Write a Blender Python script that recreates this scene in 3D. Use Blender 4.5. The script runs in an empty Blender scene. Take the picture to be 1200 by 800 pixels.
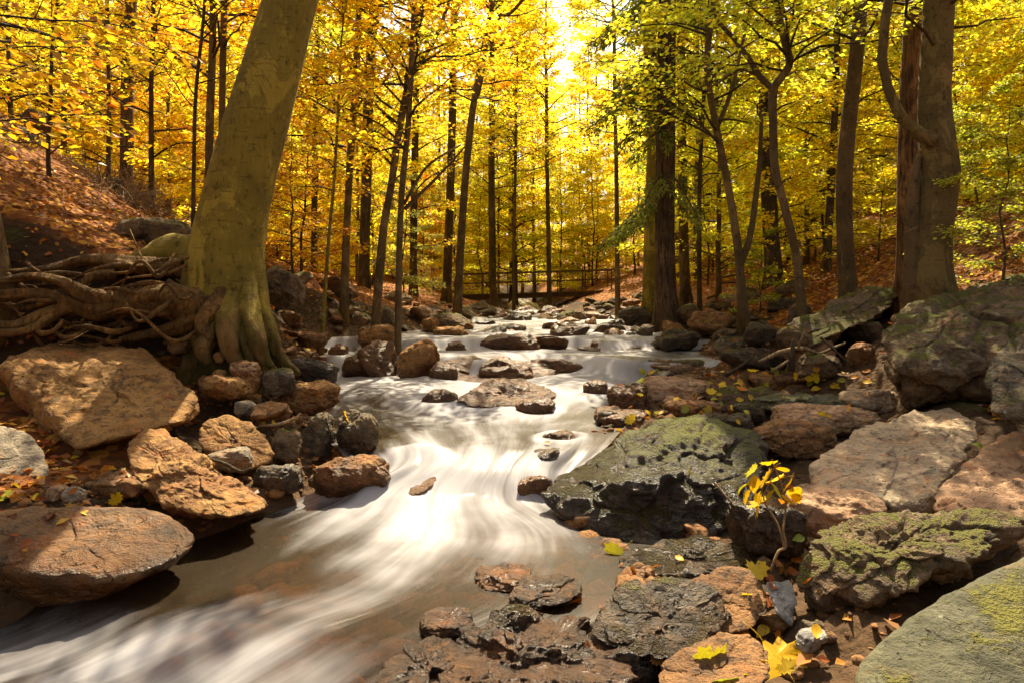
import bpy, bmesh, math, random
import numpy as np
from mathutils import Vector

SC = bpy.context.scene
COL = SC.collection
RNG = np.random.default_rng(11)
F, CX, HY, CAMZ = 800.0, 600.0, 350.0, 1.5     # focal length in photo pixels, image column of the axis, horizon row, eye height


def W(px, py, d):
    """the world point at depth d (metres ahead) behind a place in the photograph"""
    return np.array([(px - CX) / F * d, d, CAMZ - (py - HY) / F * d])


# ------------------------------------------------------------------ noise
def _hash(ix, iy, iz, seed):
    h = (ix.astype(np.int64) * 374761393 + iy.astype(np.int64) * 668265263 + iz.astype(np.int64) * 2147483647 + seed * 974634777) & 0xFFFFFFFF
    h = ((h ^ (h >> 13)) * 1274126177) & 0xFFFFFFFF
    h = ((h ^ (h >> 15)) * 2246822519) & 0xFFFFFFFF
    return ((h ^ (h >> 16)) & 0xFFFFFF) / float(0xFFFFFF)


def vnoise(p, seed=0):
    p = np.asarray(p, float)
    i = np.floor(p)
    f = p - i
    f = f * f * f * (f * (f * 6 - 15) + 10)
    i = i.astype(np.int64)
    x, y, z = i[:, 0], i[:, 1], i[:, 2]
    r = np.zeros(len(p))
    for dx in (0, 1):
        wx = f[:, 0] if dx else 1 - f[:, 0]
        for dy in (0, 1):
            wy = f[:, 1] if dy else 1 - f[:, 1]
            for dz in (0, 1):
                wz = f[:, 2] if dz else 1 - f[:, 2]
                r += wx * wy * wz * _hash(x + dx, y + dy, z + dz, seed)
    return r * 2 - 1


def fbm(p, oct=4, seed=0, gain=0.5):
    p = np.asarray(p, float)
    r, a = np.zeros(len(p)), 1.0
    for o in range(oct):
        r += a * vnoise(p * (2.03 ** o) + o * 17.3, seed + o)
        a *= gain
    return r


def smooth01(x, a, b):
    t = np.clip((x - a) / (b - a), 0, 1)
    return t * t * (3 - 2 * t)


# ------------------------------------------------------------------ mesh helpers
class MB:
    """collects vertices and faces, with optional per-vertex values, for ONE mesh"""
    def __init__(self):
        self.v, self.f, self.a, self.n = [], [], {}, 0

    def add(self, v, faces, **attr):
        v = np.asarray(v, float).reshape(-1, 3)
        for f in (faces if isinstance(faces, list) else [faces]):
            if len(f):
                self.f.append(np.asarray(f, np.int64) + self.n)
        for k, x in attr.items():
            self.a.setdefault(k, []).append(np.broadcast_to(np.asarray(x, float), (len(v),)))
        self.v.append(v)
        self.n += len(v)

    def mesh(self, name, mat, smooth=True):
        me = bpy.data.meshes.new(name)
        if not self.v:
            return me
        v = np.concatenate(self.v)
        me.vertices.add(len(v))
        me.vertices.foreach_set('co', v.astype(np.float32).ravel())
        idx = np.concatenate([f.ravel() for f in self.f])
        tot = np.concatenate([np.full(len(f), f.shape[1], np.int64) for f in self.f])
        st = np.concatenate([[0], np.cumsum(tot)[:-1]])
        me.loops.add(len(idx))
        me.loops.foreach_set('vertex_index', idx.astype(np.int32))
        me.polygons.add(len(tot))
        me.polygons.foreach_set('loop_start', st.astype(np.int32))
        me.polygons.foreach_set('loop_total', tot.astype(np.int32))
        me.polygons.foreach_set('use_smooth', np.full(len(tot), smooth))
        for k, parts in self.a.items():
            at = me.attributes.new(k, 'FLOAT', 'POINT')
            at.data.foreach_set('value', np.concatenate(parts).astype(np.float32))
        if isinstance(mat, (list, tuple)):
            for m in mat:
                me.materials.append(m)
        elif mat:
            me.materials.append(mat)
        me.update(calc_edges=True)
        me.validate()
        return me


def link(name, me, parent=None, loc=(0, 0, 0)):
    o = bpy.data.objects.new(name, me)
    COL.objects.link(o)
    o.location = loc
    if parent is not None:
        o.parent = parent
    return o


def tag(o, label=None, cat=None, group=None, kind=None):
    if label: o['label'] = label
    if cat: o['category'] = cat
    if group: o['group'] = group
    if kind: o['kind'] = kind
    return o


def thing(name, label, cat, loc=(0, 0, 0), group=None):
    o = bpy.data.objects.new(name, None)
    COL.objects.link(o)
    o.location = loc
    o.empty_display_size = 0.1
    return tag(o, label, cat, group)


def copy_tree(src, label=None, group=None):
    r = src.copy()
    COL.objects.link(r)
    for ch in src.children:
        c = ch.copy()
        COL.objects.link(c)
        c.parent = r
        for g in ch.children:
            d = g.copy()
            COL.objects.link(d)
            d.parent = c
    if label: r['label'] = label
    if group: r['group'] = group
    return r


def catmull(P, n):
    P = np.asarray(P, float)
    if len(P) < 3:
        t = np.linspace(0, 1, n)[:, None]
        return P[0] * (1 - t) + P[-1] * t
    Q = np.vstack([2 * P[0] - P[1], P, 2 * P[-1] - P[-2]])
    m = len(P) - 1
    t = np.linspace(0, m - 1e-6, n)
    k = t.astype(int)
    u = (t - k)[:, None]
    a, b, c, d = Q[k], Q[k + 1], Q[k + 2], Q[k + 3]
    return 0.5 * (2 * b + (c - a) * u + (2 * a - 5 * b + 4 * c - d) * u * u + (3 * b - a - 3 * c + d) * u ** 3)


def tube(mb, path, rad, seg=8, rfun=None, cap=True, **attr):
    """a tapered tube along path; rfun(theta, i) scales the radius"""
    path = np.asarray(path, float)
    n = len(path)
    rad = np.broadcast_to(np.asarray(rad, float), (n,))
    T = np.gradient(path, axis=0)
    T /= np.linalg.norm(T, axis=1)[:, None] + 1e-12
    ref = np.array([1.0, 0, 0]) if abs(T[0, 0]) < 0.8 else np.array([0, 1.0, 0])
    N = np.zeros_like(T)
    u = ref - T[0] * ref.dot(T[0])
    for i in range(n):
        u = u - T[i] * u.dot(T[i])
        u /= np.linalg.norm(u) + 1e-12
        N[i] = u
    B = np.cross(T, N)
    th = np.arange(seg) * 2 * math.pi / seg
    R = rad[:, None] * np.ones(seg)[None]
    if rfun is not None:
        R = R * rfun(th[None], np.arange(n)[:, None])
    V = path[:, None] + R[..., None] * (np.cos(th)[None, :, None] * N[:, None] + np.sin(th)[None, :, None] * B[:, None])
    V = V.reshape(-1, 3)
    i = np.arange(n - 1)[:, None] * seg
    j = np.arange(seg)[None]
    q = np.stack([i + j, i + (j + 1) % seg, i + seg + (j + 1) % seg, i + seg + j], -1).reshape(-1, 4)
    fs = [q]
    if cap:
        V = np.vstack([V, path[0] - T[0] * rad[0] * 0.3, path[-1] + T[-1] * rad[-1] * 0.3])
        a, b = n * seg, n * seg + 1
        jj = np.arange(seg)
        fs.append(np.stack([(jj + 1) % seg, jj, np.full(seg, a)], -1))
        o = (n - 1) * seg
        fs.append(np.stack([o + jj, o + (jj + 1) % seg, np.full(seg, b)], -1))
    mb.add(V, fs, **attr)


_ICO = {}


def ico(sub):
    if sub not in _ICO:
        bm = bmesh.new()
        bmesh.ops.create_icosphere(bm, subdivisions=sub, radius=1)
        bm.verts.ensure_lookup_table()
        v = np.array([x.co[:] for x in bm.verts])
        f = np.array([[y.index for y in x.verts] for x in bm.faces])
        bm.free()
        v /= np.linalg.norm(v, axis=1)[:, None]
        _ICO[sub] = (v, f)
    return _ICO[sub]


# ------------------------------------------------------------------ node helpers
class NT:
    def __init__(self, name):
        self.m = bpy.data.materials.new(name)
        self.m.use_nodes = True
        self.t = self.m.node_tree
        self.t.nodes.clear()
        self.out = self.t.nodes.new('ShaderNodeOutputMaterial')

    def n(self, typ, _in=None, **kw):
        x = self.t.nodes.new(typ)
        for k, v in kw.items():
            setattr(x, k, v)
        for k, v in (_in or {}).items():
            s = x.inputs[k]
            if isinstance(v, bpy.types.NodeSocket):
                self.t.links.new(v, s)
            else:
                if isinstance(v, (tuple, list)) and len(v) == 3 and s.type == 'RGBA':
                    v = (*v, 1)
                s.default_value = v
        return x

    def math(self, op, a, b=0.5, clamp=False):
        return self.n('ShaderNodeMath', {0: a, 1: b}, operation=op, use_clamp=clamp).outputs[0]

    def ss(self, x, a, b, lo=0.0, hi=1.0):
        return self.n('ShaderNodeMapRange', {0: x, 1: a, 2: b, 3: lo, 4: hi}, interpolation_type='SMOOTHSTEP').outputs[0]

    def mix(self, fac, a, b, mode='MIX'):
        x = self.n('ShaderNodeMix', data_type='RGBA', blend_type=mode)
        for s, v in ((x.inputs[0], fac), (x.inputs[6], a), (x.inputs[7], b)):
            if isinstance(v, bpy.types.NodeSocket):
                self.t.links.new(v, s)
            else:
                s.default_value = (*v, 1) if isinstance(v, (tuple, list)) and len(v) == 3 else v
        return x.outputs[2]

    def noise(self, vec, scale, detail=4, rough=0.55, dist=0.0):
        return self.n('ShaderNodeTexNoise', {'Vector': vec, 'Scale': scale, 'Detail': detail, 'Roughness': rough, 'Distortion': dist}).outputs['Fac']

    def pos(self, sx=1, sy=1, sz=1):
        g = self.n('ShaderNodeNewGeometry')
        if (sx, sy, sz) == (1, 1, 1):
            return g.outputs['Position']
        return self.n('ShaderNodeVectorMath', {0: g.outputs['Position'], 1: (sx, sy, sz)}, operation='MULTIPLY').outputs[0]

    def obj(self, sx=1, sy=1, sz=1):
        g = self.n('ShaderNodeTexCoord').outputs['Object']
        return self.n('ShaderNodeVectorMath', {0: g, 1: (sx, sy, sz)}, operation='MULTIPLY').outputs[0]

    def nz(self):
        g = self.n('ShaderNodeNewGeometry')
        return self.n('ShaderNodeSeparateXYZ', {0: g.outputs['Normal']}).outputs[2]

    def attr(self, name, typ='GEOMETRY', out='Fac'):
        return self.n('ShaderNodeAttribute', attribute_name=name, attribute_type=typ).outputs[out]

    def bump(self, h, strength=0.5, dist=0.02, normal=None):
        d = {'Height': h, 'Strength': strength, 'Distance': dist}
        if normal is not None:
            d['Normal'] = normal
        return self.n('ShaderNodeBump', d).outputs[0]

    def finish(self, sh):
        self.t.links.new(sh, self.out.inputs[0])
        return self.m

    def pbsdf(self, col, rough, normal=None, spec=0.5, coat=0.0):
        d = {'Base Color': col, 'Roughness': rough, 'Specular IOR Level': spec}
        if normal is not None:
            d['Normal'] = normal
        x = self.n('ShaderNodeBsdfPrincipled', d)
        return x.outputs[0]


def rock_mat(name, c1, c2, c3, moss=0.3, speck=0.5, wetspan=0.22, moss_col=(0.125, 0.112, 0.012), lichen=0.0, bump=1.0, scale=1.0, strata=0.0):
    """stone: two-tone body with rust stains, dark specks, cracks, moss on its upper side, a wet foot (object value wet_z)"""
    k = NT(name)
    p = k.pos(scale, scale, scale)
    big = k.noise(p, 2.6, 5, 0.6, 0.6)
    mid = k.noise(p, 11, 6, 0.65, 0.3)
    fine = k.noise(p, 60, 5, 0.7)
    col = k.mix(k.ss(big, 0.40, 0.58), c1, c2)
    col = k.mix(k.ss(mid, 0.50, 0.64), col, c3)
    rst = k.ss(k.noise(p, 4.2, 7, 0.7, 0.9), 0.54, 0.64)
    col = k.mix(k.math('MULTIPLY', rst, 0.55), col, k.mix(1.0, col, (1.5, 0.95, 0.55), 'MULTIPLY'))
    band = k.ss(k.noise(k.n('ShaderNodeVectorMath', {0: p, 1: (2, 2, 14)}, operation='MULTIPLY').outputs[0], 1.3, 5, 0.65, 1.5), 0.52, 0.60)
    col = k.mix(k.math('MULTIPLY', band, 0.35), col, tuple(0.45 * x for x in c1))
    col = k.mix(k.math('MULTIPLY', k.ss(fine, 0.5, 0.68), speck), col, tuple(0.28 * x for x in c1))
    col = k.mix(k.math('MULTIPLY', k.ss(k.noise(p, 33, 4, 0.6), 0.6, 0.72), 0.45), col, tuple(min(1, 1.55 * x) for x in c3))
    st = k.noise(k.n('ShaderNodeVectorMath', {0: p, 1: (1.2, 1.2, 9)}, operation='MULTIPLY').outputs[0], 1.6, 5, 0.6, 1.0)
    # pits and chips
    pit = k.ss(k.noise(p, 22, 3, 0.5, 0.8), 0.36, 0.30)
    col = k.mix(k.math('MULTIPLY', pit, 0.6), col, tuple(0.22 * x for x in c1))
    cr = k.math('SUBTRACT', 1.0, pit)
    # dark algae blotches
    dk = k.ss(k.noise(p, 5.5, 7, 0.7, 1.2), 0.56, 0.66)
    col = k.mix(k.math('MULTIPLY', dk, 0.7), col, (0.018, 0.016, 0.012))
    if lichen:
        li = k.ss(k.noise(p, 7, 6, 0.7, 0.5), 0.66 - 0.22 * lichen, 0.78 - 0.22 * lichen)
        col = k.mix(k.math('MULTIPLY', li, 0.8), col, (0.34, 0.33, 0.24))
    nz = k.nz()
    mo = k.math('ADD', k.math('MULTIPLY', nz, 0.55), k.math('MULTIPLY', k.noise(p, 3.2, 7, 0.72), 1.1))
    lo = 1.42 - 0.62 * moss
    mf = k.ss(mo, lo, lo + 0.1)
    mcol = k.mix(k.noise(p, 45, 3), tuple(0.35 * x for x in moss_col), tuple(1.7 * x for x in moss_col))
    wz = k.attr('wet_z', 'OBJECT')
    z = k.n('ShaderNodeSeparateXYZ', {0: k.pos()}).outputs[2]
    h = k.math('SUBTRACT', z, wz)
    h = k.math('ADD', h, k.math('MULTIPLY', k.math('SUBTRACT', k.noise(p, 7, 5), 0.5), 0.35))
    wet = k.ss(h, wetspan, wetspan * 0.25)
    col = k.mix(k.math('MULTIPLY', mf, k.math('SUBTRACT', 1.0, k.math('MULTIPLY', wet, 0.6))), col, mcol)
    col = k.mix(k.math('MULTIPLY', wet, 0.8), col, k.mix(1.0, col, (0.50, 0.39, 0.30), 'MULTIPLY'))
    rough = k.math('SUBTRACT', 0.86, k.math('MULTIPLY', wet, 0.54))
    hgt = k.math('ADD', k.math('MULTIPLY', mid, 0.8), k.math('MULTIPLY', fine, 0.28))
    hgt = k.math('ADD', hgt, k.math('MULTIPLY', st, 0.5 + strata))
    hgt = k.math('ADD', hgt, k.math('MULTIPLY', cr, 0.5))
    hgt = k.math('ADD', hgt, k.math('MULTIPLY', k.math('MULTIPLY', mf, k.noise(p, 90, 3)), 1.3))
    nrm = k.bump(hgt, 1.0 * bump, 0.05 / scale)
    return k.finish(k.pbsdf(col, rough, nrm, 0.36))


def bark_mat(name, c1, c2, moss=0.3, ridged=0.0, lent=0.5, moss_col=(0.07, 0.075, 0.01)):
    k = NT(name)
    p = k.pos()
    big = k.noise(p, 1.6, 5, 0.6, 0.4)
    col = k.mix(k.ss(big, 0.35, 0.65), c1, c2)
    mot = k.noise(k.pos(16, 16, 9), 1.0, 7, 0.75)
    col = k.mix(k.ss(mot, 0.52, 0.66), col, tuple(0.55 * x for x in c1))
    pat = k.ss(k.noise(k.pos(2.2, 2.2, 1.5), 1.0, 6, 0.7, 0.8), 0.54, 0.575)
    col = k.mix(k.math('MULTIPLY', pat, 0.5), col, tuple(min(1, 1.9 * x) for x in c2))
    cut = k.ss(k.noise(k.pos(1.6, 1.6, 26), 1.0, 3, 0.5, 0.5), 0.66, 0.69)
    col = k.mix(k.math('MULTIPLY', cut, 0.8 * lent), col, tuple(0.2 * x for x in c1))
    col = k.mix(k.math('MULTIPLY', k.ss(k.noise(k.pos(5, 5, 3), 1.0, 7, 0.75), 0.57, 0.66), 0.55), col, tuple(min(1, 1.6 * x) for x in c2))
    rid = k.noise(k.pos(26, 26, 3.0), 1.0, 4, 0.6, 0.4)
    ln = k.noise(k.pos(5, 5, 60), 1.0, 3, 0.5)
    lm = k.math('MULTIPLY', k.ss(ln, 0.62, 0.72), lent)
    col = k.mix(k.math('MULTIPLY', k.ss(rid, 0.35, 0.55, 1, 0), ridged), col, tuple(0.25 * x for x in c1))
    col = k.mix(k.math('MULTIPLY', lm, 0.6), col, tuple(0.35 * x for x in c1))
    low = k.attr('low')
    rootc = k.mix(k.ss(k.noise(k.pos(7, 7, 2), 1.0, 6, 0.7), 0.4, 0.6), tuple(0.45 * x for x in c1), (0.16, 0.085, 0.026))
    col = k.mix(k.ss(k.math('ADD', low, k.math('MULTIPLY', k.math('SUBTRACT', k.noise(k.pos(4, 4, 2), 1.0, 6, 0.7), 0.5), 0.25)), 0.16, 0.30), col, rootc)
    mf = k.ss(k.math('ADD', k.noise(k.pos(2.5, 2.5, 1.2), 1.0, 6, 0.7), k.attr('low')), 1.05 - 0.55 * moss, 1.25 - 0.55 * moss)
    mcol = k.mix(k.noise(p, 40, 3), tuple(0.4 * x for x in moss_col), tuple(1.6 * x for x in moss_col))
    col = k.mix(k.math('MULTIPLY', mf, 0.85), col, mcol)
    h = k.math('ADD', k.math('MULTIPLY', rid, 0.45 + 1.6 * ridged), k.math('MULTIPLY', lm, 0.5))
    h = k.math('ADD', h, k.math('MULTIPLY', k.noise(p, 50, 4, 0.7), 0.35))
    h = k.math('ADD', h, k.math('MULTIPLY', mf, k.noise(p, 70, 2)))
    return k.finish(k.pbsdf(col, 0.85, k.bump(h, 1.0, 0.035), 0.25))


def leaf_mat(name, trans=0.5, hue=0.05, fixed=None):
    """thin leaves that let light through: the tree's own colour (object colour) varied leaf by leaf"""
    k = NT(name)
    base = k.n('ShaderNodeObjectInfo').outputs['Color']
    r = k.attr('rnd')
    r2 = k.math('FRACT', k.math('MULTIPLY', r, 7.31))
    h = k.math('ADD', 0.5 - hue * 0.5, k.math('MULTIPLY', r, hue))
    v = k.math('ADD', 0.42, k.math('MULTIPLY', r2, 0.85))
    col = k.n('ShaderNodeHueSaturation', {'Hue': h, 'Saturation': 1.0, 'Value': v, 'Color': base}).outputs[0]
    if fixed:                    # brown blotches and pale veins on the single leaves
        tc = k.n('ShaderNodeTexCoord').outputs['Object']
        bl = k.ss(k.noise(tc, 5.0, 5, 0.7), 0.54, 0.64)
        col = k.mix(k.math('MULTIPLY', bl, 0.75), col, (0.12, 0.05, 0.012))
        wv = k.ss(k.n('ShaderNodeTexWave', {'Vector': tc, 'Scale': 3.0, 'Distortion': 3.0, 'Detail': 2.0}).outputs['Fac'], 0.9, 1.0)
        col = k.mix(k.math('MULTIPLY', wv, 0.35), col, (0.75, 0.6, 0.15))
    d = k.n('ShaderNodeBsdfDiffuse', {'Color': col})
    t = k.n('ShaderNodeBsdfTranslucent', {'Color': k.mix(1.0, col, (1.15, 1.13, 0.8), 'MULTIPLY')})
    g = k.n('ShaderNodeBsdfGlossy', {'Color': (0.8, 0.8, 0.8, 1), 'Roughness': 0.4})
    a = k.n('ShaderNodeMixShader', {0: trans, 1: d.outputs[0], 2: t.outputs[0]})
    b = k.n('ShaderNodeMixShader', {0: 0.025, 1: a.outputs[0], 2: g.outputs[0]})
    return k.finish(b.outputs[0])


def litter_mat(name):
    """fallen leaves: rust, copper, tan and gold mixed leaf by leaf"""
    k = NT(name)
    r = k.attr('rnd')
    cr = k.n('ShaderNodeValToRGB', {0: r})
    e = cr.color_ramp
    e.interpolation = 'CONSTANT'
    cols = [(0.0, (0.24, 0.06, 0.010)), (0.22, (0.36, 0.11, 0.015)), (0.42, (0.13, 0.05, 0.018)), (0.58, (0.42, 0.17, 0.03)),
            (0.74, (0.27, 0.12, 0.035)), (0.86, (0.55, 0.30, 0.04)), (0.96, (0.62, 0.42, 0.03))]
    while len(e.elements) < len(cols):
        e.elements.new(0.5)
    for el, (ps, c) in zip(e.elements, cols):
        el.position = ps
        el.color = (*c, 1)
    d = k.n('ShaderNodeBsdfDiffuse', {'Color': cr.outputs[0]})
    t = k.n('ShaderNodeBsdfTranslucent', {'Color': cr.outputs[0]})
    g = k.n('ShaderNodeBsdfGlossy', {'Color': (0.9, 0.9, 0.9, 1), 'Roughness': 0.45})
    a = k.n('ShaderNodeMixShader', {0: 0.3, 1: d.outputs[0], 2: t.outputs[0]})
    b = k.n('ShaderNodeMixShader', {0: 0.025, 1: a.outputs[0], 2: g.outputs[0]})
    return k.finish(b.outputs[0])


def plain_mat(name, c, rough=0.8, var=0.3, scale=20):
    k = NT(name)
    n = k.noise(k.pos(), scale, 5, 0.65)
    col = k.mix(n, tuple((1 - var) * x for x in c), tuple((1 + var) * x for x in c))
    return k.finish(k.pbsdf(col, rough, k.bump(n, 0.5, 0.01), 0.3))
# ------------------------------------------------------------------ camera, sun, sky
cam = bpy.data.cameras.new('camera')
co = bpy.data.objects.new('camera', cam)
COL.objects.link(co)
co.location = (0, 0, CAMZ)
co.rotation_euler = (math.radians(90), 0, 0)
cam.sensor_width = 36
cam.lens = 24
cam.shift_y = -50 / 1200
cam.clip_start = 0.05
cam.clip_end = 2000
SC.camera = co

SUN_EL, SUN_AZ = 55.0, 9.0          # degrees; azimuth to the right of straight ahead
wd = bpy.data.worlds.new('World')
SC.world = wd
wd.use_nodes = True
wn = wd.node_tree
sky = wn.nodes.new('ShaderNodeTexSky')
sky.sky_type = 'NISHITA'
sky.sun_disc = False
sky.sun_elevation = math.radians(SUN_EL)
sky.sun_rotation = math.radians(SUN_AZ)
sky.air_density = 0.9
sky.dust_density = 4.5
sky.ozone_density = 0.3
bg = wn.nodes['Background']
hs = wn.nodes.new('ShaderNodeHueSaturation')      # a milky autumn sky: less blue
hs.inputs['Saturation'].default_value = 0.45
wn.links.new(sky.outputs[0], hs.inputs['Color'])
wn.links.new(hs.outputs[0], bg.inputs[0])
bg.inputs[1].default_value = 0.082
sl = bpy.data.lights.new('sun', 'SUN')
sl.energy = 5.0
sl.angle = math.radians(0.5)
sl.color = (1.0, 0.88, 0.68)
so = bpy.data.objects.new('sun', sl)
COL.objects.link(so)
a, e = math.radians(SUN_AZ), math.radians(SUN_EL)
sd = Vector((math.sin(a) * math.cos(e), math.cos(a) * math.cos(e), math.sin(e)))
so.rotation_euler = (-sd).to_track_quat('-Z', 'Y').to_euler()
so.location = sd * 100

vs = SC.view_settings
vs.view_transform = 'Standard'
vs.look = 'None'
vs.gamma = 1
vs.use_curve_mapping = False
vs.exposure = 1.55
try:
    vs.use_white_balance = True
    vs.white_balance_temperature = 7200
    vs.white_balance_tint = 6
except Exception:
    pass
cy = SC.cycles
cy.use_denoising = True
try:
    cy.denoiser = 'OPENIMAGEDENOISE'
except Exception:
    pass
cy.max_bounces = 8
cy.diffuse_bounces = 5
cy.glossy_bounces = 2
cy.transmission_bounces = 6
cy.transparent_max_bounces = 8
cy.sample_clamp_indirect = 6
cy.caustics_reflective = False
cy.caustics_refractive = False
cy.use_adaptive_sampling = True
cy.adaptive_threshold = 0.02

# ------------------------------------------------------------------ terrain
#        Y      A           B           C          D            E            F            G           H          I           J          K          L          M
PROF = [
    (-6,  (-40, 15), (-14, 5.5), (-9, 2.6), (-7.5, 1.3), (-6.6, .5), (-6.0, -.2), (-5, -.6), (-1.4, -.5), (-.6, -.1), (.6, .2), (3.0, .7), (6, 2.0), (40, 16)),
    (1,   (-40, 15), (-14, 5.5), (-9, 2.6), (-7, 1.3), (-5.8, .5), (-4.9, -.1), (-4, -.6), (-1.1, -.45), (-.4, -.1), (.7, .0), (2.5, .15), (5, 1.5), (40, 15)),
    (2.7, (-40, 15), (-13, 5.5), (-8.5, 2.7), (-6.4, 1.3), (-4.8, .5), (-3.5, .0), (-2.9, -.5), (-.5, -.22), (.15, -.1), (.8, -.04), (2.5, .12), (5, 1.4), (40, 15)),
    (3.5, (-40, 15), (-12, 5.6), (-8.5, 2.9), (-6.4, 1.4), (-4.6, .5), (-2.6, .0), (-2.2, -.42), (.25, -.3), (.75, -.02), (1.3, .0), (3, .12), (5.3, 1.4), (40, 15)),
    (5,   (-40, 15), (-12, 5.8), (-9, 3.1), (-7, 1.5), (-5.2, .65), (-1.7, .1), (-1.4, -.3), (.2, -.2), (.6, .03), (1.2, .1), (3, .15), (5.5, 1.2), (40, 15)),
    (6.2, (-40, 15), (-12, 6.2), (-9.5, 3.6), (-7.6, 1.95), (-5.6, .85), (-1.7, .36), (-1.45, -.05), (.35, -.05), (.75, .28), (1.4, .32), (3.3, .33), (5.8, 1.5), (40, 16)),
    (7.0, (-40, 15), (-12, 6.6), (-7, 3.2), (-3.6, 1.85), (-3.0, .95), (-1.95, .36), (-1.65, .0), (.5, 0), (1.0, .31), (1.6, .36), (3.5, .46), (6.2, 2.0), (40, 17)),
    (9,   (-40, 15), (-12, 6.8), (-6.6, 3.3), (-3.9, 2.05), (-3.1, 1.0), (-2.5, .36), (-2.1, 0), (1.1, 0), (1.5, .32), (2.3, .42), (4.3, .9), (7, 2.6), (40, 17)),
    (10.6, (-40, 15), (-12, 6.9), (-6.8, 3.5), (-4.3, 2.1), (-3.4, .95), (-2.9, .42), (-2.5, .05), (2.2, .05), (2.7, .42), (3.3, .65), (5, 1.4), (8, 3.0), (40, 17)),
    (12,  (-40, 15), (-12, 6.7), (-7.2, 3.5), (-4.6, 2.1), (-3.9, 1.15), (-3.5, .78), (-3.1, .5), (3.0, .5), (3.5, .78), (4, 1.0), (5.5, 1.7), (8.5, 3.2), (40, 17)),
    (14,  (-40, 14), (-12, 6), (-7, 3), (-3.9, 1.8), (-2.7, 1.1), (-2.2, .86), (-1.9, .6), (3.1, .6), (3.5, .86), (4.1, 1.05), (5.7, 1.7), (8.7, 3.0), (40, 16)),
    (18,  (-42, 13), (-13, 5.4), (-7, 2.6), (-3.5, 1.6), (-1.7, 1.15), (-1.0, .92), (-.6, .65), (3.2, .65), (3.6, .92), (4.3, 1.15), (6.2, 1.7), (9.6, 2.9), (42, 15)),
    (25,  (-44, 12), (-15, 5), (-8, 2.6), (-4, 1.65), (-1.1, 1.2), (-.1, .96), (.3, .7), (2.3, .7), (2.7, .96), (3.6, 1.25), (6, 1.8), (10, 2.9), (44, 15)),
    (33,  (-46, 12), (-16, 5), (-8, 2.5), (-4, 1.75), (-1.6, 1.4), (-.2, 1.0), (.1, .75), (1.0, .75), (1.5, 1.0), (3.0, 1.6), (6, 2.5), (11, 3.6), (46, 15)),
    (60,  (-55, 15), (-19, 6.5), (-10, 4), (-5, 2.8), (-1.8, 2.0), (-.2, 1.5), (.1, 1.2), (.7, 1.2), (1.2, 1.5), (3.2, 2.6), (8, 3.8), (15, 5.5), (55, 17)),
    (110, (-75, 24), (-25, 11), (-14, 8), (-7, 6), (-2, 5.2), (-.2, 4.8), (.3, 4.6), (2.7, 4.6), (3.2, 4.8), (6, 5.5), (12, 7), (20, 10), (75, 25)),
    (260, (-160, 45), (-60, 32), (-30, 28), (-12, 26), (-2, 25), (-.2, 24.7), (.3, 24.6), (2.7, 24.6), (3.2, 24.7), (6, 25.5), (14, 27), (40, 31), (160, 45)),
]
PY = np.array([p[0] for p in PROF], float)
PX = np.array([[q[0] for q in p[1:]] for p in PROF], float)
PZ = np.array([[q[1] for q in p[1:]] for p in PROF], float)
NK = PX.shape[1]


def ctrl(y):
    X = np.stack([np.interp(y, PY, PX[:, k]) for k in range(NK)], 1)
    Z = np.stack([np.interp(y, PY, PZ[:, k]) for k in range(NK)], 1)
    return X, Z


def edges(y):
    """left and right water's edge at y"""
    y = np.atleast_1d(np.asarray(y, float))
    return np.interp(y, PY, PX[:, 5]), np.interp(y, PY, PX[:, 8])


def gz(x, y):
    x = np.atleast_1d(np.asarray(x, float)).ravel()
    y = np.atleast_1d(np.asarray(y, float)).ravel()
    X, Z = ctrl(y)
    z = Z[:, 0] + (x - X[:, 0]) * (Z[:, 1] - Z[:, 0]) / (X[:, 1] - X[:, 0])
    for k in range(NK - 1):
        m = x >= X[:, k]
        t = (x - X[:, k]) / np.maximum(X[:, k + 1] - X[:, k], 1e-6)
        z = np.where(m, Z[:, k] + t * (Z[:, k + 1] - Z[:, k]), z)
    el, er = np.interp(y, PY, PX[:, 5]), np.interp(y, PY, PX[:, 8])
    off = np.maximum(np.maximum(el - x, x - er), 0)
    p = np.stack([x, y, np.zeros_like(x)], 1)
    amp = 0.035 + 0.09 * smooth01(off, 1.0, 5) + 0.3 * smooth01(off, 5, 20)
    z = z + amp * fbm(p * 0.9, 3, 5) + 0.035 * fbm(p * 4.2, 3, 9)
    # the right shore is layered bedrock: low broken steps
    rk = smooth01(x - er, -.1, .15) * smooth01(x - er, 3.6, 2.4) * smooth01(y, 1.5, 2.5) * smooth01(y, 11, 9)
    q = (z + .10 * fbm(p * np.array([1.1, 2.0, 1]), 3, 15) + .05 * x) / .085
    st = (np.floor(q) + smooth01(q - np.floor(q), .78, 1.0)) * .085 - .05 * x
    z = z * (1 - .85 * rk) + .85 * rk * st
    return z


def gz1(x, y):
    return float(gz(x, y)[0])


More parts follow.
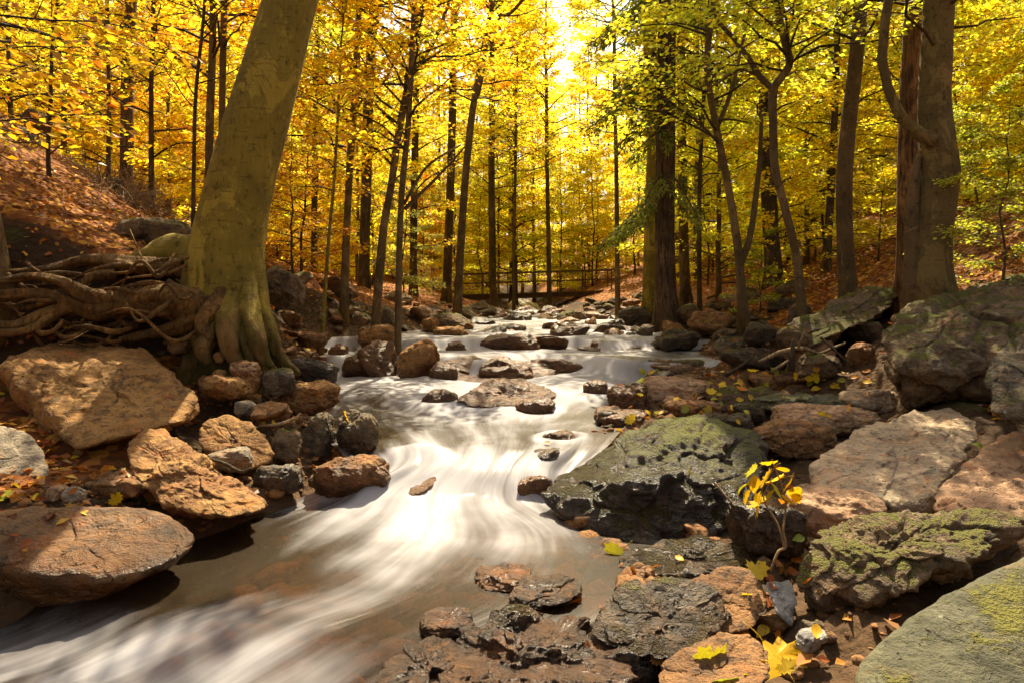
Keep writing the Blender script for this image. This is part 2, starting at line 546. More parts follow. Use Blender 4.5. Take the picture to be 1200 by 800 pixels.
def ground_mat():
    k = NT('forest_soil')
    p = k.pos()
    bank = k.attr('bank')
    n1 = k.noise(p, 3, 6, 0.65)
    soil = k.mix(n1, (0.022, 0.013, 0.007), (0.075, 0.042, 0.022))
    vor = k.n('ShaderNodeTexVoronoi', {'Vector': k.pos(1, 1, 1.5), 'Scale': 13.0, 'Randomness': 1.0})
    lr = k.n('ShaderNodeSeparateXYZ', {0: vor.outputs['Color']}).outputs[0]
    cr = k.n('ShaderNodeValToRGB', {0: lr})
    e = cr.color_ramp
    cols = [(0.0, (0.07, 0.022, 0.007)), (0.3, (0.19, 0.06, 0.013)), (0.55, (0.11, 0.04, 0.012)), (0.8, (0.30, 0.11, 0.022)), (1.0, (0.40, 0.2, 0.03))]
    while len(e.elements) < len(cols):
        e.elements.new(0.5)
    for el, (ps, c) in zip(e.elements, cols):
        el.position = ps
        el.color = (*c, 1)
    lf = k.ss(k.math('ADD', bank, k.math('MULTIPLY', k.math('SUBTRACT', k.noise(p, 1.7, 6, 0.65), 0.5), 1.4)), 0.35, 0.6)
    col = k.mix(lf, soil, cr.outputs[0])
    # steep cut banks show bare dark soil
    nz = k.nz()
    col = k.mix(k.ss(nz, 0.66, 0.5), col, soil)
    mo = k.ss(k.noise(p, 1.3, 7, 0.7), 0.57, 0.66)
    col = k.mix(k.math('MULTIPLY', mo, 0.6), col, (0.05, 0.055, 0.01))
    stone = k.mix(k.noise(p, 9, 6, 0.7), (0.035, 0.021, 0.012), (0.15, 0.082, 0.04))
    col = k.mix(k.ss(bank, 0.1, -0.02), col, stone)
    h = k.math('ADD', k.math('MULTIPLY', vor.outputs['Distance'], 0.6), k.math('MULTIPLY', k.noise(p, 20, 6, 0.7), 0.8))
    return k.finish(k.pbsdf(col, 0.85, k.bump(h, 0.9, 0.05), 0.12))


M = {}
M['ground'] = ground_mat()
ys = np.concatenate([np.arange(-6, 2, 0.25), np.arange(2, 15, 0.075), np.arange(15, 36, 0.2), np.arange(36, 70, 0.8), np.arange(70, 261, 5)])
sub = [16, 16, 18, 22, 16, 10, 16, 10, 14, 20, 20, 24]
X, Z = ctrl(ys)
cols_ = []
for k in range(NK - 1):
    for j in range(sub[k]):
        t = j / sub[k]
        cols_.append(X[:, k] * (1 - t) + X[:, k + 1] * t)
cols_.append(X[:, -1])
GX = np.stack(cols_, 1)
GY = np.repeat(ys[:, None], GX.shape[1], 1)
GZ = gz(GX, GY).reshape(GX.shape)
el, er = edges(GY.ravel())
offw = np.maximum(el - GX.ravel(), GX.ravel() - er)
rocky = (GX.ravel() > er) * smooth01(GY.ravel(), 11, 8.5)
bank = smooth01(offw - 2.6 * rocky, 0.1, 2.2)
ny, nx = GX.shape
i = (np.arange(ny - 1)[:, None] * nx + np.arange(nx - 1)[None]).ravel()
mb = MB()
mb.add(np.stack([GX, GY, GZ], -1).reshape(-1, 3), np.stack([i, i + 1, i + nx + 1, i + nx], 1), bank=bank)
g = link('ground', mb.mesh('ground', M['ground']))
tag(g, 'leaf covered forest floor and banks of the stream', 'ground', kind='structure')

# ------------------------------------------------------------------ water
ROWS = [  # left edge, right edge, level, foam at left / middle / right
    ((-.2, 70), (1.1, 70), 1.6, -.2, -.2, -.2),
    ((-.2, 33), (1.5, 33), 1.0, -.1, -.1, -.1),
    ((-.1, 25), (2.7, 25), .965, .1, .15, .1),
    ((-1., 18), (3.6, 18), .90, .1, .15, .1),
    ((-2.2, 14), (3.5, 14), .84, .1, .15, .05),
    ((-3.2, 12.9), (3.5, 12.9), .82, .3, .25, .25),
    ((-3.4, 12.5), (3.6, 12.4), .80, .5, .45, .4),
    ((-3.5, 12.1), (3.5, 12.0), .66, .6, .6, .5),
    ((-3.3, 11.4), (3.3, 11.2), .64, .4, .45, .4),
    ((-3.1, 10.9), (3.1, 10.5), .61, .5, .5, .45),
    ((-3.0, 10.5), (3.0, 10.1), .37, .8, .9, .75),
    ((-2.7, 9.6), (2.5, 9.3), .335, .6, .85, .7),
    ((-2.3, 8.5), (1.5, 8.4), .315, .4, .62, .4),
    ((-2.0, 7.1), (1.0, 7.1), .30, .1, .5, .1),
    ((-1.55, 6.2), (.72, 6.2), .285, .0, .42, .05),
    ((-1.25, 5.65), (.55, 5.6), .262, .2, .5, .2),
    ((-1.1, 5.3), (.35, 5.25), .14, .7, .8, .5),
    ((-1.45, 5.0), (.45, 4.95), -.005, .45, .95, .4),
    ((-1.85, 4.5), (.95, 4.35), -.015, -.15, .75, -.3),
    ((-2.15, 4.1), (1.0, 3.8), -.02, -.4, .42, -.4),
    ((-2.35, 3.8), (.8, 3.3), -.025, -.4, .12, -.45),
    ((-2.5, 3.62), (.3, 2.85), -.05, .2, .25, -.25),
    ((-2.8, 3.42), (-.05, 2.5), -.15, .4, .7, .1),
    ((-3.4, 3.1), (-.4, 2.0), -.2, -.05, .55, .25),
    ((-4.4, 2.4), (-1.0, 1.2), -.22, -.1, .4, .3),
    ((-5.6, 1.2), (-2.2, -.8), -.23, .3, .5, .5),
]


def water_mat():
    k = NT('stream_water')
    uv = k.n('ShaderNodeCombineXYZ', {0: k.attr('fu'), 1: k.attr('fv'), 2: 0.0}).outputs[0]

    def st(sx, sy, sc, det, dist=0.3):
        v = k.n('ShaderNodeVectorMath', {0: uv, 1: (sx, sy, 1)}, operation='MULTIPLY').outputs[0]
        return k.noise(v, sc, det, 0.55, dist)
    s1 = st(3.2, 0.55, 1.0, 3, 0.6)
    s2 = st(7, 0.8, 1.0, 3, 0.5)
    s3 = st(20, 1.3, 1.0, 2, 0.3)
    soft = k.noise(k.pos(1, 1, 1), 2.2, 3, 0.5)
    strk = k.math('ADD', k.math('MULTIPLY', s1, 0.5), k.math('ADD', k.math('MULTIPLY', s2, 0.16), k.math('ADD', k.math('MULTIPLY', s3, 0.06), k.math('MULTIPLY', soft, 0.28))))
    f = k.math('ADD', k.attr('foam'), k.math('MULTIPLY', k.math('SUBTRACT', strk, 0.5), k.math('ADD', 1.7, k.math('MULTIPLY', k.attr('fall'), 2.2))))
    fac = k.math('MULTIPLY', k.ss(f, 0.02, 1.05), 0.96)
    # long smoothed white water over clear brown water
    foam_c = k.mix(k.ss(strk, 0.36, 0.62), (0.47, 0.455, 0.485), (0.80, 0.79, 0.84))
    h = k.math('ADD', k.math('MULTIPLY', s1, 0.6), k.math('MULTIPLY', s2, 0.5))
    nrm = k.bump(h, 0.18, 0.05)
    fo = k.n('ShaderNodeBsdfDiffuse', {'Color': foam_c, 'Normal': nrm})
    ft = k.n('ShaderNodeBsdfTranslucent', {'Color': foam_c})
    foam = k.n('ShaderNodeMixShader', {0: 0.5, 1: fo.outputs[0], 2: ft.outputs[0]})
    tr = k.n('ShaderNodeBsdfTransparent', {'Color': (0.50, 0.34, 0.16, 1)})
    murk = k.n('ShaderNodeBsdfDiffuse', {'Color': (0.05, 0.03, 0.012, 1)})
    body = k.n('ShaderNodeMixShader', {0: 0.3, 1: tr.outputs[0], 2: murk.outputs[0]})
    gl = k.n('ShaderNodeBsdfGlossy', {'Color': (0.5, 0.5, 0.5, 1), 'Roughness': 0.27, 'Normal': k.bump(h, 0.22, 0.05)})
    fr = k.n('ShaderNodeFresnel', {'IOR': 1.33, 'Normal': k.bump(h, 0.12, 0.05)})
    clear = k.n('ShaderNodeMixShader', {0: fr.outputs[0], 1: body.outputs[0], 2: gl.outputs[0]})
    mx = k.n('ShaderNodeMixShader', {0: fac, 1: clear.outputs[0], 2: foam.outputs[0]})
    return k.finish(mx.outputs[0])


M['water'] = water_mat()
NV, NU = 900, 150
par = np.arange(len(ROWS), dtype=float)
# sample more densely where rows are near the camera
A_ = np.array([[*r[0], *r[1], *r[2:]] for r in ROWS], float)
t = np.linspace(0, len(ROWS) - 1, NV)
L2 = catmull(A_[:, 0:2], NV)
R2 = catmull(A_[:, 2:4], NV)
rest = np.stack([np.interp(t, par, A_[:, j]) for j in range(4, 8)], 1)
ker = np.hanning(19); ker /= ker.sum()
pad = np.pad(rest, ((9, 9), (0, 0)), mode='edge')
rest = np.stack([np.convolve(pad[:, j], ker, 'valid') for j in range(4)], 1)
s = np.linspace(-0.12, 1.12, NU)
WX = L2[:, None, 0] * (1 - s) + R2[:, None, 0] * s
WY = L2[:, None, 1] * (1 - s) + R2[:, None, 1] * s
mid = (L2 + R2) / 2
vv = np.concatenate([[0], np.cumsum(np.linalg.norm(np.diff(mid, axis=0), axis=1))])
FV = np.repeat(vv[:, None], NU, 1)
FU = np.repeat((s * 2.8)[None], NV, 0)
# ragged falls: shift where each lane of the stream reads its level
lane = np.stack([FU.ravel() * 1.5, FV.ravel() * 0.25, np.zeros(NV * NU)], 1)
casc = np.exp(-((WY - 11.2) / 1.2) ** 2)
shift = fbm(lane * np.array([1.6, .3, 1]), 3, 31).reshape(NV, NU) * (44 * casc + 8)
ti = np.clip(np.arange(NV)[:, None] + shift, 0, NV - 1)
WZ = np.interp(ti.ravel(), np.arange(NV), rest[:, 0]).reshape(NV, NU)
# the falls above the pool: two ragged steps whose lip wanders across the stream
sx = np.array([-3.6, -2.4, -1.6, -1.0, -.4, .4, 1.2, 1.8, 2.4, 3.2])
lipA = np.interp(WX, sx, [12.0, 11.7, 11.3, 11.5, 11.9, 12.3, 12.4, 12.2, 12.0, 12.0])
lipB = np.interp(WX, sx, [10.9, 10.4, 10.6, 10.3, 10.1, 10.9, 10.5, 9.8, 9.7, 10.0])
widB = np.interp(WX, sx, [.3, .35, .3, .35, .4, 1.1, 1.0, .22, .16, .3])
jit = fbm(np.stack([WX.ravel() * 1.7, WY.ravel() * .35, WX.ravel() * 0], 1), 3, 35).reshape(NV, NU)
lipA = lipA + .35 * jit
lipB = lipB + .28 * np.roll(jit, 40, axis=1)
stA = smooth01((WY - lipA) / .35, -.5, .5)
stB = smooth01((WY - lipB) / widB, -.5, .5)
lipC = 7.9 + .5 * np.sin(WX * 2.3) + .25 * jit
stC = smooth01((WY - lipC) / .35, -.5, .5)
zc = .262 + .065 * stC + .28 * stB + .175 * stA + .012 * np.maximum(WY - 12.5, 0)
wgt = smooth01(WY, 6.0, 7.2) * smooth01(WY, 17, 13.5)
WZ = WZ * (1 - wgt) + zc * wgt
slope = np.abs(np.gradient(WZ, axis=0)) / (np.gradient(vv)[:, None] + 1e-6)
fm = np.where(s < .5, rest[:, 1:2] * (1 - 2 * np.clip(s, 0, .5)) + rest[:, 2:3] * 2 * np.clip(s, 0, .5),
              rest[:, 2:3] * (2 - 2 * np.clip(s, .5, 1)) + rest[:, 3:4] * (2 * np.clip(s, .5, 1) - 1))
FOAM = fm + 0.35 * smooth01(slope, 0.15, 0.8)
# smooth swells and standing waves, stretched along the flow
sw = fbm(np.stack([FU.ravel() * 1.6, FV.ravel() * 0.7, np.zeros(NV * NU)], 1), 3, 41).reshape(NV, NU)
fine = fbm(np.stack([FU.ravel() * 5, FV.ravel() * 0.8, np.zeros(NV * NU)], 1), 2, 43).reshape(NV, NU)
WZ = WZ + sw * (0.012 + 0.045 * np.clip(FOAM, 0, 1)) + fine * 0.005 * np.clip(FOAM, 0, 1)
# chute crown: the tongue of water bulges in the middle
ch = np.exp(-((WY - 5.25) / 0.5) ** 2)
WZ += ch * 0.07 * np.sin(np.clip(s, 0, 1) * math.pi)[None]
FALL = smooth01(slope, .25, .9)
FOAM = FOAM + 0.12 * sw + 0.3 * FALL * wgt + 0.28 * np.exp(-((WY - lipB + .7) / .6) ** 2) * wgt
WATER_PTS = (WX, WY, WZ)


def wz_at(x, y):
    """level of the stream at its nearest sample"""
    xx, yy = WX[::6, ::6], WY[::6, ::6]
    k = np.argmin((xx - x) ** 2 + (yy - y) ** 2)
    return float(WZ[::6, ::6].ravel()[k])
# ------------------------------------------------------------------ rocks
M['rust'] = rock_mat('rust_stone', (0.25, 0.122, 0.034), (0.35, 0.185, 0.058), (0.17, 0.088, 0.032), moss=0.0, speck=0.6, bump=1.1)
M['brown'] = rock_mat('brown_stone', (0.17, 0.08, 0.03), (0.27, 0.13, 0.045), (0.11, 0.06, 0.032), moss=0.22, speck=0.6)
M['ochre'] = rock_mat('ochre_stone', (0.30, 0.15, 0.045), (0.22, 0.10, 0.035), (0.38, 0.21, 0.07), moss=0.12, speck=0.5)
M['grey'] = rock_mat('grey_stone', (0.22, 0.175, 0.125), (0.28, 0.225, 0.155), (0.17, 0.14, 0.11), moss=0.1, speck=0.45, lichen=0.25)
M['slate'] = rock_mat('dark_slate_stone', (0.075, 0.062, 0.048), (0.14, 0.105, 0.065), (0.18, 0.12, 0.06), moss=0.2, speck=0.6, lichen=0.15)
M['wet'] = rock_mat('wet_stone', (0.15, 0.07, 0.028), (0.24, 0.115, 0.04), (0.10, 0.06, 0.035), moss=0.1, speck=0.6, wetspan=0.5)
M['mossy'] = rock_mat('mossy_stone', (0.13, 0.085, 0.045), (0.20, 0.13, 0.065), (0.09, 0.062, 0.04), moss=0.75, speck=0.6, lichen=0.1)
M['mossdark'] = rock_mat('dark_mossy_stone', (0.060, 0.042, 0.026), (0.11, 0.078, 0.045), (0.15, 0.10, 0.055), moss=0.62, speck=0.6, wetspan=0.3, bump=1.1)
M['pale'] = rock_mat('pale_lichen_stone', (0.40, 0.29, 0.19), (0.48, 0.35, 0.22), (0.34, 0.215, 0.135), moss=0.22, speck=0.55, lichen=0.45)
M['pink'] = rock_mat('pink_sandstone', (0.36, 0.205, 0.115), (0.42, 0.26, 0.15), (0.28, 0.15, 0.085), moss=0.2, speck=0.4, lichen=0.12)
M['smooth'] = rock_mat('smooth_green_grey_stone', (0.065, 0.062, 0.034), (0.115, 0.105, 0.055), (0.085, 0.078, 0.045), moss=0.5, speck=0.6, lichen=0.15, bump=0.8)
M['white'] = rock_mat('pale_grey_stone', (0.22, 0.205, 0.185), (0.28, 0.26, 0.235), (0.15, 0.14, 0.135), moss=0.0, speck=0.35, bump=0.7)


M['outcrop'] = rock_mat('mossy_black_bedrock', (0.032, 0.026, 0.019), (0.066, 0.05, 0.032), (0.10, 0.066, 0.035), moss=0.82, speck=0.5, wetspan=0.5, moss_col=(0.11, 0.11, 0.012))
M['stained'] = rock_mat('black_stained_brown_stone', (0.13, 0.068, 0.026), (0.27, 0.135, 0.045), (0.16, 0.085, 0.036), moss=0.05, speck=0.5, wetspan=0.3)
M['wetdark'] = rock_mat('wet_dark_stone', (0.05, 0.03, 0.016), (0.11, 0.056, 0.024), (0.17, 0.085, 0.03), moss=0.1, speck=0.6, wetspan=0.5)


def rock_shape(P, sub, p, amp, freq, seed, strata=0.0, chips=0.0, frac=0.02):
    """a stone grown inside the hull of P: softly clipped planes, then noise; returns centre, local verts, faces"""
    P = np.asarray(P, float)
    c = (P.min(0) + P.max(0)) / 2
    Q = P - c
    U, S, Vt = np.linalg.svd(Q, full_matrices=False)
    sc = np.maximum(S / math.sqrt(len(P)), 1e-3)
    Qn = (Q @ Vt.T) / sc
    bm = bmesh.new()
    for q in Qn:
        bm.verts.new(q)
    r = bmesh.ops.convex_hull(bm, input=bm.verts)
    pl = {}
    inner = Qn.mean(0)
    for f in bm.faces:
        a, b, d = [np.array(v.co[:]) for v in f.verts[:3]]
        n = np.cross(b - a, d - a)
        l = np.linalg.norm(n)
        if l < 1e-7:
            continue
        n /= l
        o = n.dot(a - inner)
        if o < 0:
            n, o = -n, -o
        pl[tuple(np.round(n, 1)) + (round(o, 1),)] = (n, max(o, 0.03))
    bm.free()
    D, fc = ico(sub)
    nn = np.array([x[0] for x in pl.values()])
    oo = np.array([x[1] for x in pl.values()])
    if chips:
        rr = np.random.default_rng(seed + 5)
        cn = rr.normal(size=(int(chips), 3))
        cn /= np.linalg.norm(cn, axis=1)[:, None]
        reach = np.max(Qn @ cn.T - inner @ cn.T, axis=0) * rr.uniform(0.84, 0.97, len(cn))
        nn, oo = np.vstack([nn, cn]), np.concatenate([oo, np.maximum(reach, 0.1)])
    dots = np.maximum(D @ nn.T, 0) / oo[None]
    rad = (dots ** p).sum(1) ** (-1 / p)
    V = ((D * rad[:, None] + inner) * sc) @ Vt
    size = float(np.mean(P.max(0) - P.min(0)))
    nrm = D * 1.0 @ Vt
    w = V * (freq / size) + seed * 3.7
    d = amp * size * fbm(w, 3, seed) + amp * 0.5 * size * (0.5 - np.abs(fbm(w * 2.7, 3, seed + 7))) + amp * 0.15 * size * fbm(w * 8, 3, seed + 3)
    if strata:
        ax = V @ (np.array([0.25, 0.15, 1.0]) / 1.04) / size * 7 + fbm(w * 0.8, 2, seed + 9) * 0.8
        d -= strata * size * np.abs((ax % 1.0) - 0.5) * 0.25
    if frac:                      # broken faces: each cell of the surface gets its own offset and tilt
        rr = np.random.default_rng(seed + 77)
        K = 34 if sub >= 6 else 16
        sd_ = rr.normal(size=(K, 3)); sd_ /= np.linalg.norm(sd_, axis=1)[:, None]
        wv = V * (5 / size)
        q = D + .16 * np.stack([vnoise(wv, seed + 1), vnoise(wv, seed + 2), vnoise(wv, seed + 3)], 1) + .05 * np.stack([vnoise(wv * 3, seed + 4), vnoise(wv * 3, seed + 5), vnoise(wv * 3, seed + 6)], 1)
        cs = q @ sd_.T
        k1 = cs.argmax(1)
        b1 = cs[np.arange(len(q)), k1]
        cs[np.arange(len(q)), k1] = -9
        gap = b1 - cs.max(1)
        off = rr.uniform(-1, .6, K) * frac * size
        tl = rr.normal(0, 1.1, (K, 3))
        d = d + off[k1] + ((q - sd_[k1]) * tl[k1]).sum(1) * size * frac - .45 * frac * size * np.exp(-(gap / .02) ** 2)
    V = V + nrm * d[:, None]
    return c, V, fc


STREAM_ROCKS = []     # (x, y, radius) of stones the water runs round


def put_rock(name, label, c, V, fc, mat, cat='rock', group=None, wet=None):
    mb = MB()
    mb.add(V, fc)
    o = link(name, mb.mesh(name, M[mat]), None, c)
    o['wet_z'] = float(wet) if wet is not None else -9.0
    tag(o, label, cat, group)
    return o


def hull(name, label, pts, mat, sub=6, p=12, amp=0.035, freq=3.0, seed=1, strata=0.0, chips=0, group=None, wet=None, cat='rock', stream=False, frac=.022):
    P = np.array([W(*q) for q in pts])
    c, V, fc = rock_shape(P, sub, p, amp, freq, seed, strata, chips, frac)
    if stream:
        STREAM_ROCKS.append((c[0], c[1], 0.5 * (P[:, 0].max() - P[:, 0].min()), 0.5 * (P[:, 1].max() - P[:, 1].min())))
    return put_rock(name, label, c, V, fc, mat, cat, group, wet)


def blob_pts(seed, n=16, boxy=0.5):
    r = np.random.default_rng(seed)
    d = r.normal(size=(n, 3))
    d /= np.linalg.norm(d, axis=1)[:, None]
    b = np.sign(d) * np.abs(d) ** (1 - 0.55 * boxy)
    return b / np.abs(b).max(0) * 1.0


def blob(name, label, px0, py0, px1, py1, d, mat, seed, deep=0.9, sub=5, p=10, amp=0.055, boxy=0.5, tilt=0.0, group=None, wet=None, cat='rock', stream=False, strata=0.0, chips=4, frac=.03):
    """a stone that fills the photo box (px0,py0)-(px1,py1) at depth d"""
    if stream:
        py1 = py1 + .5 * (py1 - py0)
        py0 = py0 - 3
    lo, hi = W(px0, py1, d), W(px1, py0, d)
    w, h = hi[0] - lo[0], hi[2] - lo[2]
    P = blob_pts(seed, 18, boxy)
    if tilt:
        ct, stt = math.cos(tilt), math.sin(tilt)
        P = P @ np.array([[ct, 0, stt], [0, 1, 0], [-stt, 0, ct]])
    P = P / np.abs(P).max(0)
    P = P * np.array([w / 2, max(w, h) * deep / 2, h / 2 * 1.06])
    P += np.array([(lo[0] + hi[0]) / 2, d + max(w, h) * deep * 0.3, (lo[2] + hi[2]) / 2])
    c, V, fc = rock_shape(P, sub, p, amp, 3.0, seed, strata, chips, frac)
    if stream:
        STREAM_ROCKS.append((c[0], c[1], w / 2, max(w, h) * deep / 2))
    return put_rock(name, label, c, V, fc, mat, cat, group, wet)


# --- left bank, near
hull('boulder', 'big rust brown slab boulder with a tilted rough face under the tree roots',
     [(0, 408, 5.9), (60, 402, 6.3), (130, 405, 6.4), (190, 412, 6.2), (230, 450, 5.8), (247, 474, 5.5), (240, 492, 5.3), (190, 498, 5.1), (130, 516, 4.95), (78, 527, 4.9), (40, 482, 5.2), (-5, 440, 5.6),
      (30, 470, 6.4), (200, 475, 6.3), (110, 525, 5.5)], 'rust', 7, 26, 0.03, 4.2, 3, chips=7, frac=.014)
hull('boulder', 'smooth grey boulder at the left edge beneath the rust slab',
     [(-70, 500, 4.8), (20, 494, 4.95), (48, 514, 4.85), (66, 560, 4.6), (55, 581, 4.5), (-60, 588, 4.3), (20, 520, 5.4), (-60, 520, 5.4)], 'grey', 6, 9, 0.02, 3, 5, frac=.008)
hull('boulder', 'angular orange brown block with a cracked ridge leaning beside the water',
     [(148, 520, 4.6), (160, 503, 4.75), (186, 498, 4.85), (222, 520, 4.65), (272, 555, 4.5), (317, 590, 4.4), (300, 604, 4.2), (240, 608, 4.05), (190, 597, 4.1), (150, 548, 4.4), (180, 590, 4.9), (295, 600, 4.8)],
     'ochre', 7, 22, 0.045, 4, 8, strata=0.16, chips=6, wet=0.0)
hull('boulder', 'large rounded brown boulder with black stains half in the water',
     [(-90, 600, 3.8), (0, 590, 3.78), (60, 588, 3.86), (140, 583, 3.95), (200, 588, 3.95), (245, 611, 3.85), (257, 627, 3.75), (205, 666, 3.52), (150, 682, 3.38), (60, 678, 3.35), (-90, 655, 3.35),
      (100, 600, 4.3), (-50, 620, 4.3), (220, 640, 4.1), (100, 730, 3.55), (0, 730, 3.6)], 'stained', 7, 7, 0.022, 3.4, 12, strata=.03, wet=0.12, frac=.005)
hull('boulder', 'rounded ochre boulder right of the rust slab with black mottling',
     [(225, 505, 5.3), (245, 486, 5.4), (270, 481, 5.45), (300, 495, 5.35), (328, 530, 5.15), (318, 549, 5.05), (290, 555, 5.0), (240, 540, 5.05), (270, 510, 5.9), (300, 545, 5.6)], 'ochre', 6, 9, 0.03, 3, 14)
blob('rock', 'low brown rock tucked between the grey boulder and the orange block', 97, 556, 170, 588, 4.25, 'brown', 21, wet=.0)
blob('rock', 'small pinkish stone lying on top of the rounded stained boulder', 50, 570, 76, 588, 4.12, 'pink', 22)
blob('rock', 'small flat grey stone beside a red leaf on the rounded stained boulder', 68, 572, 96, 592, 4.02, 'grey', 23)
blob('rock', 'dark grey wet stone at the water edge below the ochre boulder', 294, 542, 352, 582, 4.95, 'slate', 24, wet=.12)
blob('rock', 'pale grey green lichen stone behind the orange block', 234, 526, 294, 562, 4.85, 'grey', 25)
blob('boulder', 'brown pitted boulder at the water edge left of the white chute', 346, 535, 458, 590, 5.0, 'brown', 26, deep=.7, wet=.12, sub=6)
blob('rock', 'upright dark slate stone standing in front of the dark ledge', 345, 482, 389, 545, 5.7, 'slate', 27, boxy=.8, tilt=.1, sub=6)
blob('rock', 'round dark stone carrying two yellow leaves by the pool', 388, 483, 447, 546, 5.6, 'slate', 28, boxy=.35, wet=.3, sub=6)
blob('rock', 'greenish brown stone between the ochre boulder and the upright slate stone', 312, 503, 352, 548, 5.4, 'mossy', 29)
blob('rock', 'flat orange slab jutting from the left bank into the pool', 300, 447, 396, 487, 6.4, 'ochre', 30, deep=.8, strata=.05, wet=.32, sub=6)
blob('rock', 'thin brown slab lying on the ochre boulder pile', 284, 472, 342, 497, 5.75, 'brown', 31, strata=.05)
blob('rock', 'black wet rock ledge below the foot of the leaning beech', 316, 418, 392, 462, 7.0, 'slate', 32, deep=.9, wet=.75, strata=.06, sub=6)
blob('rock', 'square reddish stone standing in the rubble below the roots', 238, 432, 266, 472, 6.2, 'rust', 33, boxy=.9)
blob('rock', 'long brown stone lying in the dark hollow under the roots', 190, 398, 224, 416, 6.5, 'brown', 34)
blob('rock', 'small round stone under the knotted base of the leaning beech', 248, 412, 264, 426, 6.4, 'ochre', 35)
blob('rock', 'grey flat stone in the rubble behind the ochre boulder', 270, 468, 300, 490, 5.9, 'grey', 36)
blob('boulder', 'mossy hump of rock on the slope right of the leaning beech', 296, 312, 354, 366, 8.6, 'mossy', 37, deep=1.1, sub=6)
blob('rock', 'mossy ridge of rock behind the hump on the leafy slope', 338, 318, 366, 338, 11, 'mossy', 38)
blob('boulder', 'dark boulder at the left edge high on the leafy slope', -30, 140, 30, 182, 11, 'mossdark', 39)
blob('boulder', 'green mossy boulder high on the slope behind the thin trees', 16, 126, 52, 154, 14, 'mossy', 40)
blob('rock', 'mossy mound with yellow leaves above the tree roots', 120, 254, 222, 292, 7.9, 'mossy', 41, deep=.8, boxy=.2)
blob('rock', 'small dark stone on the leafy slope below the brushwood', 125, 208, 142, 222, 11, 'mossdark', 42)
blob('rock', 'dark jagged stone below the second thin trunk on the slope', 60, 228, 80, 244, 9.5, 'mossdark', 43)
blob('rock', 'brown broken stone wedged against the foot of the leaning beech', 262, 424, 304, 464, 6.15, 'brown', 44, boxy=.8)
blob('rock', 'mossy stone at the right foot of the leaning beech', 302, 430, 346, 466, 6.25, 'mossdark', 45, boxy=.6)
blob('rock', 'flat rusty stone lying before the foot of the leaning beech', 222, 440, 292, 470, 5.95, 'rust', 46, boxy=.8, strata=.06)
# --- left of the far cascade
blob('boulder', 'orange angular boulder with a white tip above the left fall', 414, 380, 468, 420, 11.2, 'ochre', 50, boxy=.8, wet=.7)
blob('boulder', 'dark brown boulder between the left fall and the main cascade', 418, 402, 470, 444, 10.3, 'wet', 51, boxy=.8, deep=.8, wet=.6, stream=True)
blob('boulder', 'wedge shaped brown boulder beside the main cascade', 458, 402, 524, 446, 10.0, 'ochre', 52, boxy=.85, tilt=.35, deep=.7, wet=.4, strata=.05, stream=True)
blob('rock', 'low orange rock splitting the small left fall', 380, 404, 408, 428, 11, 'ochre', 53, wet=.75, stream=True)
blob('rock', 'flat rock below the small left fall', 394, 420, 442, 440, 10.4, 'wet', 54, wet=.5, stream=True)
blob('rock', 'brown bank stone left of the small fall', 340, 388, 384, 412, 9.8, 'brown', 55)
blob('boulder', 'long mossy boulder on the left bank before the footbridge', 492, 366, 556, 392, 15, 'mossy', 56, tilt=.35)
blob('rock', 'tan block of stone sitting on the left bank', 492, 371, 514, 390, 13.5, 'ochre', 57, boxy=.8)
blob('rock', 'mossy green stone beside the slim dark twin trunk', 444, 356, 468, 384, 13, 'mossy', 58)
blob('rock', 'flat pale topped stone on the left bank', 404, 366, 436, 382, 12, 'mossy', 59)
blob('rock', 'rust stone under a drift of yellow leaves left of the cascade top', 502, 382, 548, 404, 12.8, 'rust', 60, deep=.6)
# --- stones in the stream
hull('boulder', 'largest wet stone in the middle of the pool below the cascade',
     [(556, 452, 7.9), (578, 443, 8.2), (620, 441, 8.3), (650, 450, 8.2), (658, 466, 7.9), (630, 474, 7.6), (560, 478, 7.5), (530, 470, 7.6), (600, 484, 7.6), (640, 470, 8.7), (570, 465, 8.7)], 'wet', 6, 14, 0.05, 3, 61, strata=.05, chips=5, wet=.55, stream=True)
blob('rock', 'small rounded wet stone left of the largest mid stream stone', 489, 459, 538, 484, 7.7, 'wet', 62, wet=.5, stream=True)
blob('rock', 'low dark stone in front of the largest mid stream stone', 600, 470, 656, 488, 7.3, 'wet', 63, wet=.45, stream=True)
blob('boulder', 'flat brown boulder lying across the top of the cascade', 545, 393, 638, 417, 11.8, 'wet', 64, deep=.5, wet=.8, stream=True)
blob('boulder', 'orange wet boulder in the middle of the main cascade', 556, 421, 634, 446, 9.9, 'wet', 65, deep=.5, wet=.5, stream=True)
blob('rock', 'dark wet ledge the water slides over right of the orange wet boulder', 604, 424, 690, 440, 10.4, 'wet', 66, deep=.5, wet=.7, stream=True)
blob('rock', 'brown block under the left side of the main cascade', 500, 426, 544, 446, 9.8, 'wet', 67, boxy=.8, wet=.4, stream=True)
blob('rock', 'long low rock at the head of the cascade', 606, 397, 674, 411, 12.0, 'wet', 68, deep=.4, wet=.9, stream=True)
blob('rock', 'small rock poking through the first step of the cascade', 518, 402, 548, 416, 11.3, 'wet', 69, wet=.75, stream=True)
blob('rock', 'dark rounded rock behind the threaded veil of water', 750, 424, 826, 450, 9.7, 'wet', 70, deep=.8, wet=.6, boxy=.3)
blob('rock', 'flat wet rock dividing the water below the right side of the cascade', 682, 448, 716, 468, 8.3, 'wet', 71, wet=.5, stream=True)
blob('rock', 'layered dark ledge at the right side of the pool', 712, 452, 772, 496, 7.2, 'wet', 72, deep=.9, strata=.1, wet=.5, sub=6, boxy=.7)
blob('rock', 'dark leaf strewn ledge stretching right of the pool', 694, 480, 770, 506, 6.5, 'wet', 73, strata=.1, wet=.42, boxy=.7)
